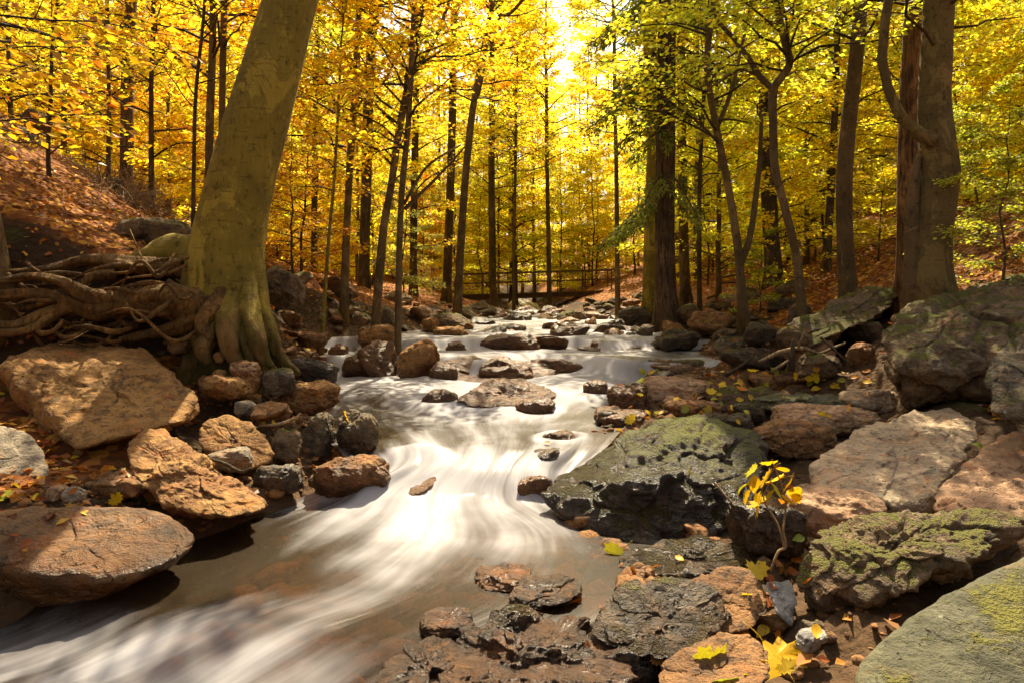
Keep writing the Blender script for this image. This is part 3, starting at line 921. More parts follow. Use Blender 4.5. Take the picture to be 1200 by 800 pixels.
blob('rock', 'small dark stone alone in the water above the chute', 630, 510, 684, 534, 5.9, 'wet', 74, wet=.42, stream=True)
blob('rock', 'wet dark block at the right lip of the chute', 618, 528, 668, 560, 5.4, 'slate', 75, wet=.35, boxy=.8)
blob('rock', 'wet stone with a yellow stain at the foot of the chute', 604, 556, 650, 592, 5.0, 'wet', 76, wet=.2, boxy=.7)
hull('boulder', 'brown drowned boulder under the water beside the chute',
     [(455, 560, 5.2), (500, 535, 5.5), (520, 552, 5.2), (505, 575, 4.9), (450, 590, 4.9), (480, 600, 5.3), (440, 575, 5.4)], 'wet', 5, 8, 0.03, 3, 77, wet=.4, stream=True)
hull('boulder', 'wide low brown ledge the main cascade spills over', [(500, 440, 10.0), (520, 422, 10.35), (570, 418, 10.5), (640, 424, 10.4), (662, 440, 10.0), (600, 452, 9.6), (530, 452, 9.6), (580, 470, 10.2), (520, 440, 11.2), (640, 440, 11.2)], 'wet', 6, 18, 0.05, 4, 180, strata=.2, chips=6, wet=.6, frac=.04, stream=True)
hull('boulder', 'low rib of wet rock across the head of the right side of the cascade', [(672, 408, 12.0), (700, 400, 12.3), (750, 401, 12.3), (772, 408, 12.0), (720, 414, 11.7), (720, 425, 12.2), (700, 410, 12.8), (750, 410, 12.8)], 'wet', 6, 18, 0.05, 4, 181, strata=.2, chips=6, wet=.8, frac=.04, stream=True)
# --- far stones before the bridge
far = [('dark round boulder in the stream below the footbridge', 583, 370, 630, 392, 18, 'mossdark'),
       ('tan boulder with a mossy edge below the footbridge', 648, 367, 694, 388, 18, 'mossy'),
       ('dark wet stone left of the tan boulder below the footbridge', 620, 382, 646, 396, 16, 'wet'),
       ('dark brown wet stone right of the pair below the footbridge', 634, 380, 678, 398, 15.5, 'wet'),
       ('grey flat stone in the far stream right of the dark wet pair', 656, 381, 688, 395, 16, 'grey'),
       ('ochre wedge of stone on the right shore before the mossy boulder', 684, 374, 712, 392, 16, 'ochre'),
       ('pale stone left of the dark round boulder below the footbridge', 552, 372, 592, 388, 18, 'grey'),
       ('pale tan stone between the two boulders below the footbridge', 620, 369, 654, 382, 19, 'pale'),
       ('brown stone at the left shore of the far stream', 538, 380, 566, 396, 16, 'brown'),
       ('orange pebble boulder by the left shore of the far stream', 540, 378, 556, 392, 15, 'ochre'),
       ('small grey stone at the left shore of the far stream', 562, 384, 590, 396, 15, 'slate'),
       ('wide mossy capped boulder in the water at the right shore', 696, 382, 740, 404, 14, 'mossy'),
       ('dark stone with moss behind the wide mossy capped boulder', 702, 376, 738, 392, 15.5, 'mossdark'),
       ('bluish grey round stone by the dark spruce', 732, 388, 752, 402, 13, 'slate'),
       ('small mossy stone between the bluish stone and the dark spruce', 746, 382, 770, 402, 13, 'mossdark'),
       ('large dark mossy boulder left of the dark spruce', 724, 357, 772, 390, 16, 'mossdark'),
       ('ochre block at the foot of the dark spruce', 774, 373, 804, 395, 12.6, 'ochre'),
       ('mossy slab right of the dark spruce foot', 792, 358, 826, 384, 13.6, 'mossy'),
       ('long brown boulder right of the ochre block', 806, 362, 872, 398, 12.2, 'brown'),
       ('big dark mossy boulder at the right end of the cascade', 764, 388, 832, 416, 11.6, 'mossdark'),
       ('reddish flat stone behind the long brown boulder', 842, 344, 868, 356, 14, 'pink'),
       ('dark stone under the roots of the twisted tree', 836, 384, 876, 408, 11, 'mossdark'),
       ('dark mossy stone under leaves right of the twisted tree', 872, 378, 922, 408, 10, 'mossdark'),
       ('mossy round stone at the foot of the S shaped tree', 924, 354, 956, 386, 9.4, 'mossy')]
for q, (lb, x0, y0, x1, y1, d, m) in enumerate(far):
    big_ = (x1 - x0) > 42
    blob('boulder' if big_ else 'rock', lb, x0, y0, x1, y1, d, m, 100 + q, boxy=.45, wet=(.9 if d > 11.7 else .6) if m in ('wet', 'slate', 'mossdark') else None, stream=(590 < (x0 + x1) / 2 < 735))
# --- right bank, middle
hull('boulder', 'long leaning slab with a mossy back below the right trees',
     [(905, 398, 8.1), (925, 376, 8.3), (1000, 343, 8.8), (1056, 329, 9.2), (1064, 338, 8.8), (1036, 368, 8.3), (1000, 394, 8.0), (932, 412, 7.9), (912, 408, 8), (960, 380, 9.6), (1050, 345, 10), (925, 405, 9)], 'mossy', 6, 18, 0.03, 3, 130, strata=.04, chips=4)
blob('rock', 'mossy toe of rock under the left end of the leaning slab', 908, 382, 954, 414, 7.9, 'mossy', 131)
blob('rock', 'round stone wedged under the leaning slab', 998, 372, 1044, 408, 8.3, 'mossdark', 132)
blob('rock', 'grey brown stone below the wedged stone beside the big mossy boulder', 996, 402, 1034, 438, 7.6, 'brown', 133)
blob('rock', 'pink topped stone behind the dead branches', 938, 394, 986, 436, 8.1, 'pink', 134)
blob('boulder', 'brown rounded boulder with moss right of the dead branches', 930, 414, 990, 448, 7.5, 'mossy', 135)
blob('rock', 'dark ledge under the dead branches', 836, 408, 930, 440, 8.6, 'mossdark', 136, strata=.08, deep=.6)
hull('boulder', 'huge mossy boulder below the thick right tree with a red leaf on it',
     [(1025, 386, 6.6), (1045, 366, 6.9), (1130, 340, 7.2), (1212, 313, 7.2), (1290, 330, 7), (1300, 440, 6.2), (1165, 480, 5.75), (1050, 480, 6.0), (1030, 425, 6.2), (1066, 440, 5.75), (1080, 395, 6.1), (1200, 400, 5.95),
      (1100, 350, 8), (1250, 330, 8.2), (1150, 470, 7.5)], 'mossy', 7, 20, 0.04, 4, 140, strata=.05, chips=6)
hull('boulder', 'mossy boulder cut by the right edge in front of the huge boulder',
     [(1147, 468, 4.75), (1150, 442, 4.85), (1178, 402, 5.1), (1230, 368, 5.25), (1310, 390, 5), (1300, 505, 4.6), (1200, 494, 4.5), (1155, 492, 4.6), (1200, 400, 5.8), (1290, 480, 5.7)], 'mossdark', 6, 14, 0.035, 3, 141, chips=3)
hull('boulder', 'pale sunlit slab with dark lichen spots in front of the mossy boulders',
     [(925, 552, 4.9), (1000, 503, 5.35), (1060, 476, 5.8), (1150, 472, 5.9), (1166, 490, 5.6), (1120, 545, 4.75), (1085, 592, 4.35), (1000, 590, 4.35), (935, 570, 4.6), (1100, 640, 4.45), (950, 620, 4.8), (1150, 560, 5.6)], 'pale', 7, 14, 0.028, 4, 142, strata=.04, chips=4, frac=.008)
hull('boulder', 'cracked pink slab at the right edge beside the pale slab',
     [(1085, 588, 4.3), (1125, 540, 4.65), (1172, 502, 5.1), (1250, 486, 5.3), (1330, 520, 5), (1310, 640, 4), (1200, 606, 3.95), (1110, 604, 4.05), (1120, 660, 4.3), (1300, 660, 4.6)], 'pink', 7, 14, 0.026, 4, 143, strata=.05, chips=4, frac=.01)
hull('boulder', 'big dark wet outcrop of mossy bedrock right of the chute',
     [(608, 586, 4.75), (642, 548, 5.0), (705, 516, 5.3), (780, 484, 5.4), (845, 474, 5.4), (905, 508, 5.2), (918, 545, 4.9), (905, 600, 4.3), (850, 650, 4.05), (740, 662, 4.15), (640, 630, 4.5), (680, 565, 4.5), (800, 540, 4.4), (880, 545, 4.6),
      (720, 520, 5.9), (890, 510, 5.9), (760, 700, 4.4)], 'outcrop', 7, 10, 0.04, 3.4, 144, strata=.06, chips=5, wet=.1)
hull('rock', 'dark stone shelf at the foot of the bedrock outcrop by the quiet pool',
     [(720, 650, 4.0), (760, 628, 4.1), (850, 632, 4.0), (900, 650, 3.9), (880, 672, 3.7), (790, 676, 3.7), (730, 668, 3.8), (800, 690, 4.2), (880, 660, 4.3)], 'mossdark', 6, 12, 0.05, 3, 145, chips=4, wet=.05)
hull('boulder', 'rough mossy rock with a sunlit crest in the right foreground',
     [(932, 668, 3.3), (944, 640, 3.35), (1000, 612, 3.42), (1060, 600, 3.55), (1170, 594, 3.6), (1216, 612, 3.5), (1150, 652, 3.12), (1100, 690, 3.02), (1000, 727, 3.0), (944, 716, 3.1), (1000, 615, 3.85), (1200, 607, 4.1), (1000, 705, 3.9), (1060, 640, 3.15)],
     'mossy', 7, 20, 0.055, 4, 146, strata=.08, chips=8)
hull('boulder', 'smooth green grey boulder filling the bottom right corner',
     [(960, 808, 2.2), (1010, 745, 2.32), (1080, 690, 2.48), (1150, 655, 2.62), (1212, 631, 2.75), (1320, 640, 2.7), (1340, 760, 2.3), (1200, 900, 1.85), (1000, 880, 1.95), (1260, 690, 3.1), (1100, 720, 2.85), (1330, 900, 2.0), (1150, 780, 2.1)],
     'smooth', 7, 7, 0.012, 3, 147, frac=.003)
hull('boulder', 'dark speckled rock at the right end of the quiet pool',
     [(678, 740, 2.95), (700, 706, 3.05), (745, 678, 3.15), (800, 671, 3.2), (850, 690, 3.15), (862, 730, 3.0), (830, 766, 2.8), (760, 775, 2.75), (700, 768, 2.8), (760, 700, 3.6), (840, 720, 3.5)], 'mossdark', 7, 12, 0.04, 3, 148, chips=4, wet=-.02)
hull('rock', 'brown rock under fallen leaves between the dark speckled rock and the white stone',
     [(800, 690, 3.3), (826, 664, 3.4), (880, 668, 3.35), (900, 700, 3.2), (890, 735, 3.05), (830, 745, 3.0), (805, 725, 3.1), (850, 690, 3.7)], 'brown', 6, 12, 0.05, 3, 149, chips=4)
hull('rock', 'brown stone under maple leaves at the bottom edge',
     [(765, 790, 2.7), (790, 755, 2.8), (850, 738, 2.85), (900, 745, 2.8), (915, 790, 2.6), (860, 840, 2.4), (790, 840, 2.45), (840, 760, 3.1)], 'brown', 6, 10, 0.035, 3, 150, chips=3)
hull('rock', 'pale grey wedge of stone standing beside the rough mossy rock',
     [(896, 680, 3.22), (928, 678, 3.24), (934, 706, 3.15), (928, 734, 3.08), (914, 722, 3.08), (902, 700, 3.14), (915, 690, 3.4), (925, 725, 3.3)], 'white', 5, 24, 0.03, 3, 151, chips=3)
blob('rock', 'small bluish grey stone at the foot of the rough mossy rock', 938, 742, 978, 768, 2.85, 'white', 152, boxy=.8)
blob('rock', 'dark grey pebble above the small bluish grey stone', 940, 730, 972, 748, 3.0, 'slate', 153)
hull('boulder', 'brown wet ledge awash at the bottom edge of the frame',
     [(530, 745, 3.05), (590, 712, 3.2), (670, 716, 3.2), (720, 745, 3.0), (760, 810, 2.6), (650, 860, 2.3), (560, 850, 2.4), (520, 790, 2.75), (620, 930, 2.9), (600, 880, 3.2), (630, 745, 2.85)], 'wetdark', 7, 16, 0.06, 4.5, 160, strata=.2, chips=6, wet=.2, frac=.05, stream=True)
hull('boulder', 'low drowned ledge left of the awash ledge', [(440, 770, 2.95), (490, 742, 3.1), (560, 745, 3.05), (580, 790, 2.7), (520, 840, 2.4), (440, 820, 2.6), (500, 880, 2.9)], 'wetdark', 6, 14, 0.06, 4, 161, strata=.15, chips=5, wet=.2, frac=.05, stream=True)
wetrocks = [('black glossy hump on the awash ledge', 566, 722, 640, 758, 3.1, 'mossdark'), ('wet brown rock at the bottom edge under the dark speckled rock', 680, 764, 784, 816, 2.8, 'wetdark'),
            ('low wet rib of rock at the lip of the quiet pool', 590, 696, 690, 716, 3.4, 'wetdark'), ('wet rock with an orange leaf in the rapid', 486, 728, 560, 756, 3.12, 'wetdark'),
            ('thin wet rock breaking the surface below the quiet pool', 552, 676, 632, 690, 3.6, 'wet')]
for q, (lb, x0, y0, x1, y1, d, m) in enumerate(wetrocks):
    blob('rock', lb, x0, y0, x1, y1, d, m, 170 + q, boxy=.6, wet=.3, sub=6, amp=.05, p=14, strata=.1, stream=True, deep=1.0, chips=8)
# --- flat bedrock slabs of the right shore
slabs = [('reddish wet slab between the pool ledge and the dead branches', 746, 444, 840, 478, 7.6, 'pink'), ('flat mossy slab at the middle of the right shore', 836, 456, 920, 486, 7.2, 'mossy'),
         ('dark round stone on the flat slabs of the right shore', 858, 474, 900, 500, 6.4, 'mossdark'), ('long grey green slab on the right shore below the dead branches', 896, 468, 1010, 492, 6.6, 'smooth'),
         ('pink slab with a yellow leaf below the huge mossy boulder', 920, 478, 1040, 512, 6.1, 'pink'), ('grey slab under yellow leaves near the pale slab', 890, 500, 1000, 540, 5.5, 'brown'),
         ('pale flat slab at the foot of the huge mossy boulder', 990, 458, 1060, 486, 6.6, 'pale'), ('low brown slab right of the layered ledge', 780, 470, 850, 492, 6.6, 'brown'),
         ('mossy shelf above the bedrock outcrop', 820, 486, 890, 512, 5.9, 'mossdark'), ('dark ledge at the lower end of the threaded veil', 790, 440, 880, 456, 9.0, 'wet'),
         ('leaf covered slab under the dead branches', 880, 440, 960, 464, 7.9, 'brown'), ('reddish slab below the pale sunlit slab', 930, 580, 1060, 640, 3.95, 'pink'),
         ('dark shelf under the maple sapling', 850, 590, 950, 660, 3.9, 'mossdark')]
for q, (lb, x0, y0, x1, y1, d, m) in enumerate(slabs):
    blob('flat_rock', lb, x0, y0, x1, y1, d, m, 200 + q, deep=.75, boxy=.75, p=14, strata=.03, sub=6, cat='rock slab', wet=.35 if m in ('wet', 'mossdark') else None)

# --- countable smaller stones, shared shapes
SHAPES = []
for q in range(10):
    c, V, fc = rock_shape(blob_pts(300 + q, 13, 0.4 + 0.06 * q) * np.array([1, .8, .55]), 4, 18, 0.06, 3, 300 + q, chips=7)
    SHAPES.append((V, fc))
MESHES = {}


def stone(kind, mat, label, group, x, y, z, s, rz, wet=None):
    key = (kind, mat)
    if key not in MESHES:
        mb = MB()
        mb.add(*SHAPES[kind])
        MESHES[key] = mb.mesh('stone', M[mat])
    o = link('stone', MESHES[key], None, (x, y, z))
    o.scale = (s, s * RNG.uniform(.8, 1.2), s * RNG.uniform(.7, 1.1))
    o.rotation_euler = (RNG.uniform(-.25, .25), RNG.uniform(-.25, .25), rz)
    o['wet_z'] = float(wet) if wet is not None else -9.0
    tag(o, label, 'stone', group)


def scatter(n, side, y0, y1, spread, smin, smax, mats, label, group, inner=0.0):
    for _ in range(n):
        y = RNG.uniform(y0, y1)
        e0, e1 = edges(y)
        off = inner + abs(RNG.normal()) * spread
        x = float(e0[0] - off) if side < 0 else float(e1[0] + off)
        s = smin + (smax - smin) * RNG.random() ** 2.2
        z = gz1(x, y) + s * 0.18
        stone(int(RNG.integers(10)), mats[int(RNG.integers(len(mats)))], label, group, x, y, z, s, RNG.uniform(0, 6.28), gz1(x, y) + .02 if off < .35 else None)


scatter(46, -1, 4.6, 7.6, .7, .05, .15, ['ochre', 'brown', 'rust', 'grey'], 'small stone in the loose rubble between the rust slab and the pool', 'rubble stones below the leaning beech')
scatter(34, -1, 8.0, 12.0, .5, .08, .26, ['ochre', 'brown', 'mossy', 'wet'], 'stone on the left bank between the beech and the small left fall', 'stones on the left bank by the fall')
scatter(42, -1, 12.5, 24, .8, .12, .42, ['mossy', 'brown', 'ochre', 'mossdark'], 'stone on the far left bank between the cascade and the footbridge', 'stones on the far left bank')
scatter(36, 1, 5.6, 9.5, .9, .06, .2, ['wet', 'brown', 'mossdark', 'pink'], 'small stone among leaves on the flat right shore', 'stones on the flat right shore')
scatter(40, 1, 9.5, 15, .9, .1, .34, ['mossdark', 'mossy', 'brown', 'ochre'], 'stone heaped on the right bank between the cascade and the right trees', 'stones on the right bank')
scatter(40, 1, 15, 28, 1.0, .14, .45, ['mossdark', 'brown', 'mossy'], 'stone on the far right bank between the dark spruce and the footbridge', 'stones on the far right bank')
scatter(16, 1, 2.5, 4.3, .55, .04, .11, ['brown', 'mossdark', 'wet'], 'small wet stone between the boulders of the right foreground', 'small stones in the right foreground', inner=.1)
for _ in range(60):       # stones standing in the stream above the cascade
    y = 13.0 + 14 * RNG.random() ** 1.3
    e0, e1 = edges(y)
    x = RNG.uniform(e0[0], e1[0])
    s = RNG.uniform(.16, .5)
    stone(int(RNG.integers(10)), ['wet', 'mossdark', 'brown', 'ochre'][int(RNG.integers(4))], 'stone standing in the far stream between the cascade and the footbridge', 'stones in the far stream', x, y, wz_at(x, y) - .03, s, RNG.uniform(0, 6.28), wz_at(x, y) + .03)
    STREAM_ROCKS.append((x, y, s, s))

# --- gravel: nobody could count it
mb = MB()
V0, F0 = ico(2)
for _ in range(420):          # cobbles on the bed of the near pools, seen through the water
    y = RNG.uniform(2.4, 5.0)
    e0, e1 = edges(y)
    x = RNG.uniform(e0[0], e1[0])
    s = RNG.uniform(.03, .13)
    V = V0 * s * np.array([1, 1, .6]) * (1 + 0.3 * vnoise(V0 * 1.6 + _ * 3.1, 3))[:, None]
    mb.add(V + np.array([x, y, gz1(x, y) + s * .2]), F0)
for side, n, y0, y1, spread in ((-1, 1500, 3.8, 9, .8), (1, 1700, 2.2, 9, .9), (-1, 500, 9, 15, .6), (1, 600, 9, 15, .8)):
    y = RNG.uniform(y0, y1, n)
    e0, e1 = edges(y)
    off = np.abs(RNG.normal(size=n)) * spread - 0.1
    x = np.where(side < 0, e0 - off, e1 + off)
    z = gz(x, y)
    for k in range(n):
        s = 0.010 + 0.035 * RNG.random() ** 2.5
        sc = s * RNG.uniform(.6, 1.3, 3) * np.array([1, 1, .65])
        V = V0 * sc * (1 + 0.25 * vnoise(V0 * 1.6 + k * 3.1, 3))[:, None]
        an = RNG.uniform(0, 6.28)
        ca, sa = math.cos(an), math.sin(an)
        V = V @ np.array([[ca, sa, 0], [-sa, ca, 0], [0, 0, 1]])
        mb.add(V + np.array([x[k], y[k], z[k] + s * .2]), F0)
o = link('gravel', mb.mesh('gravel', M['brown']))
o['wet_z'] = -9.0
tag(o, 'loose brown gravel along both banks of the stream', 'gravel', kind='stuff')

# ------------------------------------------------------------------ the water mesh itself, with white water round the stones
for (x, y, rx, ry) in STREAM_ROCKS:
    rx, ry = max(rx, .05), max(ry, .05)
    dx, dy = (WX - x) / rx, (WY - y) / ry
    q = np.sqrt(dx * dx + dy * dy)
    ring = np.exp(-((q - 1.1) / 0.35) ** 2)
    down = np.exp(-(dx / .9) ** 2) * np.where(dy < 0, np.exp(-np.abs(dy + 1) / 1.6), 0) * (q > .8)
    nearf = 0.0 if y < 4.6 else 1.0
    FOAM += nearf * (0.42 * ring + 0.3 * down)
    WZ += 0.02 * ring * nearf
mb = MB()
i = (np.arange(NV - 1)[:, None] * NU + np.arange(NU - 1)[None]).ravel()
mb.add(np.stack([WX, WY, WZ], -1).reshape(-1, 3), np.stack([i, i + NU, i + NU + 1, i + 1], 1), foam=np.clip(FOAM, -.5, 1.3).ravel(), fall=FALL.ravel(), fu=FU.ravel(), fv=FV.ravel())
o = link('stream_water', mb.mesh('stream_water', M['water']))
tag(o, 'silky white stream running between the rocks', 'stream', kind='structure')
# ------------------------------------------------------------------ fallen leaves lying on the ground and on the stones (before the trees are built)
def leaf_quads(mb, pos, ax, nrm, size, rnd, wid=0.34, fold=0.08):
    """small folded diamond leaves: base, side, tip, side"""
    n = len(pos)
    ax = ax / (np.linalg.norm(ax, axis=1)[:, None] + 1e-9)
    nrm = nrm - ax * (ax * nrm).sum(1)[:, None]
    nrm /= np.linalg.norm(nrm, axis=1)[:, None] + 1e-9
    b = np.cross(nrm, ax)
    s = np.asarray(size)[:, None]
    V = np.stack([pos, pos + ax * s * .5 + b * s * wid + nrm * s * fold, pos + ax * s + nrm * s * fold * .3, pos + ax * s * .5 - b * s * wid + nrm * s * fold], 1).reshape(-1, 3)
    k = np.arange(n)[:, None] * 4
    mb.add(V, k + np.array([[0, 3, 2, 1]]), rnd=np.repeat(rnd, 4))


M['loose'] = leaf_mat('loose_autumn_leaf', 0.35, 0.02, fixed=True)
M['litter'] = litter_mat('fallen_leaf')
M['leaf'] = leaf_mat('beech_leaf', 0.6, 0.075)
M['needle'] = leaf_mat('spruce_needle', 0.3, 0.03)

bpy.context.view_layer.update()
DG = bpy.context.evaluated_depsgraph_get()


def drop(x, y, z0=12.0):
    return SC.ray_cast(DG, Vector((x, y, z0)), Vector((0, 0, -1)))


def look(px, py):
    o = Vector((0, 0, CAMZ))
    d = Vector(((px - CX) / F, 1, -(py - HY) / F)).normalized()
    return SC.ray_cast(DG, o, d)


mb = MB()
n = 85000
yy = 2.2 + 34 * RNG.random(n) ** 1.7
xx = RNG.uniform(-1, 1, n) * (0.86 * yy + 1.2)
P_, N_ = [], []
dens = fbm(np.stack([xx * .8, yy * .8, xx * 0], 1), 3, 77)
for k in range(n):
    e0, e1 = edges(yy[k])
    off = max(e0[0] - xx[k], xx[k] - e1[0])
    if off < -0.1:
        continue
    near_right = xx[k] > 0 and yy[k] < 9 and off < 3.2
    if RNG.random() > (.12 if near_right else .35 + .65 * min(1, max(0, off) / 1.5)) * (0.75 + .5 * dens[k]):
        continue
    hit, loc, nn, _, ob, _ = drop(xx[k], yy[k])
    if not hit or ob.name.startswith('stream'):
        continue
    if not ob.name.startswith(('ground', 'gravel')) and (nn.z < .75 or RNG.random() > .3):
        continue
    P_.append(loc[:]); N_.append(nn[:])
P_, N_ = np.array(P_), np.array(N_)
m = len(P_)
az = RNG.uniform(0, 6.283, m)
ax = np.stack([np.cos(az), np.sin(az), RNG.normal(0, .3, m)], 1)
leaf_quads(mb, P_ + N_ * .012, ax, N_ + RNG.normal(0, .38, (m, 3)), RNG.uniform(.045, .1, m), RNG.random(m), .33, .12)
o = link('fallen_leaves', mb.mesh('fallen_leaves', M['litter'], smooth=False))
tag(o, 'rust and copper beech leaves carpeting the banks', 'leaf litter', kind='stuff')

# single leaves one can point at
HALF = [(0, 1), (.07, .80), (.17, .84), (.16, .62), (.40, .76), (.42, .64), (.60, .56), (.47, .42), (.56, .28), (.36, .24), (.30, .06), (.12, .12), (.03, 0)]


def maple_mesh(name, mat, seed, curl=.25):
    r = np.random.default_rng(seed)
    out = HALF + [(-x, y) for x, y in HALF[::-1][:-1]]
    pts = np.array([(x, y, 0) for x, y in out])
    ctr = np.array([[0, .3, 0]])
    inn = pts * .55 + ctr * .45
    V = np.vstack([ctr, inn, pts])
    V[:, :2] += r.normal(0, .012, (len(V), 2))
    rr = np.hypot(V[:, 0], V[:, 1] - .3)
    V[:, 2] = curl * (.9 * V[:, 0] ** 2 - .25 * np.abs(V[:, 0])) + .10 * np.sin(V[:, 1] * 5 + seed) * rr + r.normal(0, .01, len(V))
    k = len(out)
    j = np.arange(k)
    tri = np.stack([np.zeros(k, int), 1 + j, 1 + (j + 1) % k], 1)
    quad = np.stack([1 + j, 1 + k + j, 1 + k + (j + 1) % k, 1 + (j + 1) % k], 1)
    mb = MB()
    mb.add(V * [1, 1, 1], [tri, quad], rnd=r.random())
    stem = catmull([(0, .02, 0), (.02, -.25, .05), (.06, -.5, .02)], 7)
    tube(mb, stem, np.linspace(.014, .01, 7), 5, rnd=.2)
    return mb.mesh(name, mat)


def oval_mesh(name, mat, seed):
    r = np.random.default_rng(seed)
    t = np.linspace(0, 1, 9)
    w = .30 * np.sin(np.pi * t ** .85)
    V, q = [], []
    for a, b in zip(t, w):
        zc = .12 * math.sin(3 * a + seed)
        V += [(-b, a, zc + .10 * b / .3), (0, a, zc), (b, a, zc + .10 * b / .3)]
    for k in range(8):
        q += [(3 * k, 3 * k + 1, 3 * k + 4, 3 * k + 3), (3 * k + 1, 3 * k + 2, 3 * k + 5, 3 * k + 4)]
    mb = MB()
    mb.add(np.array(V), np.array(q), rnd=r.random())
    tube(mb, np.array([(0, 0, .0), (0, -.12, .02), (.02, -.22, .02)]), .012, 4, rnd=.2)
    return mb.mesh(name, mat)


GOLD, ORANGE, RUST, YG, LIME = (.62, .38, .014, 1), (.46, .16, .014, 1), (.30, .08, .012, 1), (.36, .33, .02, 1), (.24, .30, .03, 1)
LM = [maple_mesh('maple_leaf', M['loose'], q) for q in range(4)]
LO = [oval_mesh('beech_leaf', M['loose'], q) for q in range(4)]


def lay_leaf(px, py, size_px, col, maple, label, rot=None, name='fallen_leaf', group=None):
    hit, loc, nn, _, ob, _ = look(px, py)
    if not hit:
        return
    d = loc.y
    me = (LM if maple else LO)[int(RNG.integers(4))]
    o = link(name, me)
    up = (Vector(nn) + Vector((0, -.45, .5))).normalized()
    q = up.to_track_quat('Z', 'Y')
    o.rotation_mode = 'QUATERNION'
    from mathutils import Quaternion
    o.rotation_quaternion = q @ Quaternion((0, 0, 1), RNG.uniform(0, 6.28) if rot is None else rot)
    s = size_px / F * d
    o.scale = (s, s, s)
    o.location = loc + Vector(nn) * (.02 + .07 * s) - o.rotation_quaternion @ Vector((0, .4 * s, 0))
    o.color = col
    tag(o, label, 'leaf', group)


for a_ in [(912, 780, 62, GOLD, True, 'large golden maple leaf lying flat at the bottom edge', 3.6), (838, 776, 50, YG, True, 'yellow green maple leaf beside the large golden one', 0.6),
           (848, 790, 48, LIME, True, 'greenish half curled leaf under the yellow green maple leaf', 2.0),
           (803, 553, 24, (.5, .42, .09, 1), True, 'pale yellow maple leaf alone on the dark bedrock outcrop', 1.0), (722, 646, 28, YG, True, 'bright yellow green leaf at the edge of the quiet pool', 2.2),
           (404, 490, 22, GOLD, True, 'left yellow leaf on the round dark stone by the pool', .5), (414, 494, 18, GOLD, False, 'right yellow leaf on the round dark stone by the pool', 1.7),
           (1097, 410, 13, RUST, False, 'red leaf on the face of the huge mossy boulder', 1.2), (1181, 355, 13, ORANGE, False, 'orange leaf near the top of the huge mossy boulder', .4),
           (1133, 350, 10, ORANGE, False, 'tan leaf on the crest of the huge mossy boulder', 2.4), (1168, 363, 9, (.36, .3, .2, 1), False, 'pale grey leaf below the orange one on the huge mossy boulder', 2.0),
           (967, 490, 18, GOLD, True, 'yellow leaf on the pink slab below the huge mossy boulder', .9), (938, 502, 20, GOLD, False, 'flat yellow leaf on the grey slab', 1.4),
           (988, 476, 20, ORANGE, True, 'orange yellow leaf on the pale flat slab', .2), (152, 344, 14, GOLD, True, 'yellow maple leaf lying on the thick root', 1.0),
           (536, 736, 0.1, ORANGE, False, 'x', 0), (528, 742, 20, ORANGE, False, 'orange leaf stuck on the wet rock in the rapid', 2.3),
           (690, 762, 22, RUST, False, 'red brown leaf standing on the wet brown rock', .3), (723, 792, 20, ORANGE, False, 'orange brown leaf at the bottom edge on the wet brown rock', 1.0),
           (790, 756, 22, ORANGE, False, 'orange leaf on the rock under the dark speckled rock', 1.2), (856, 730, 26, ORANGE, False, 'orange leaf beside the pale grey wedge of stone', 2.6),
           (830, 745, 20, GOLD, False, 'yellow leaf on the brown stone under maple leaves', .5), (138, 580, 17, GOLD, True, 'yellow leaf on the rounded stained boulder', .8),
           (88, 576, 12, RUST, False, 'red brown leaf between pebbles on the rounded stained boulder', 1.9), (4, 585, 20, YG, True, 'yellow leaf at the left edge by the grey boulder', 1.0),
           (862, 690, 34, GOLD, True, 'golden maple leaf at the foot of the maple sapling', 2.2), (884, 672, 30, GOLD, True, 'second golden maple leaf under the maple sapling, nearer the stem', .4),
           (878, 655, 24, ORANGE, False, 'orange leaf on the shelf behind the maple sapling', .4), (940, 652, 20, (.4, .36, .14, 1), False, 'pale leaf on the rough mossy rock', 1.1), (936, 632, 16, LIME, False, 'small green leaf at the tip of the rough mossy rock', 1.8),
           (1146, 527, 14, LIME, False, 'pale green leaf on the crack of the pink slab', .8), (738, 491, 14, GOLD, True, 'yellow leaf on the ledge right of the pool', .8), (812, 462, 12, GOLD, False, 'yellow leaf on the reddish wet slab', .8),
           (642, 521, 10, ORANGE, False, 'orange leaf on the small dark stone above the chute', .8), (826, 505, 16, ORANGE, False, 'rust leaf on the mossy crest of the bedrock outcrop', 1.3), (1000, 690, 14, ORANGE, False, 'orange leaf at the foot of the rough mossy rock', 1.4)]:
    if a_[2] > 1:
        lay_leaf(*a_[:6], rot=a_[6])
for _ in range(105):
    px, py = RNG.uniform(740, 1020), RNG.uniform(432, 512)
    lay_leaf(px, py, RNG.uniform(6, 13), [GOLD, GOLD, ORANGE, YG][int(RNG.integers(4))], RNG.random() < .4, 'small yellow or orange leaf among many on the flat right shore', group='leaves on the flat right shore')
for _ in range(44):
    px, py = RNG.uniform(760, 960), RNG.uniform(640, 790)
    lay_leaf(px, py, RNG.uniform(10, 24), [GOLD, ORANGE, RUST, GOLD][int(RNG.integers(4))], RNG.random() < .4, 'fallen leaf in the litter around the maple sapling and pale wedge', group='leaves round the maple sapling')

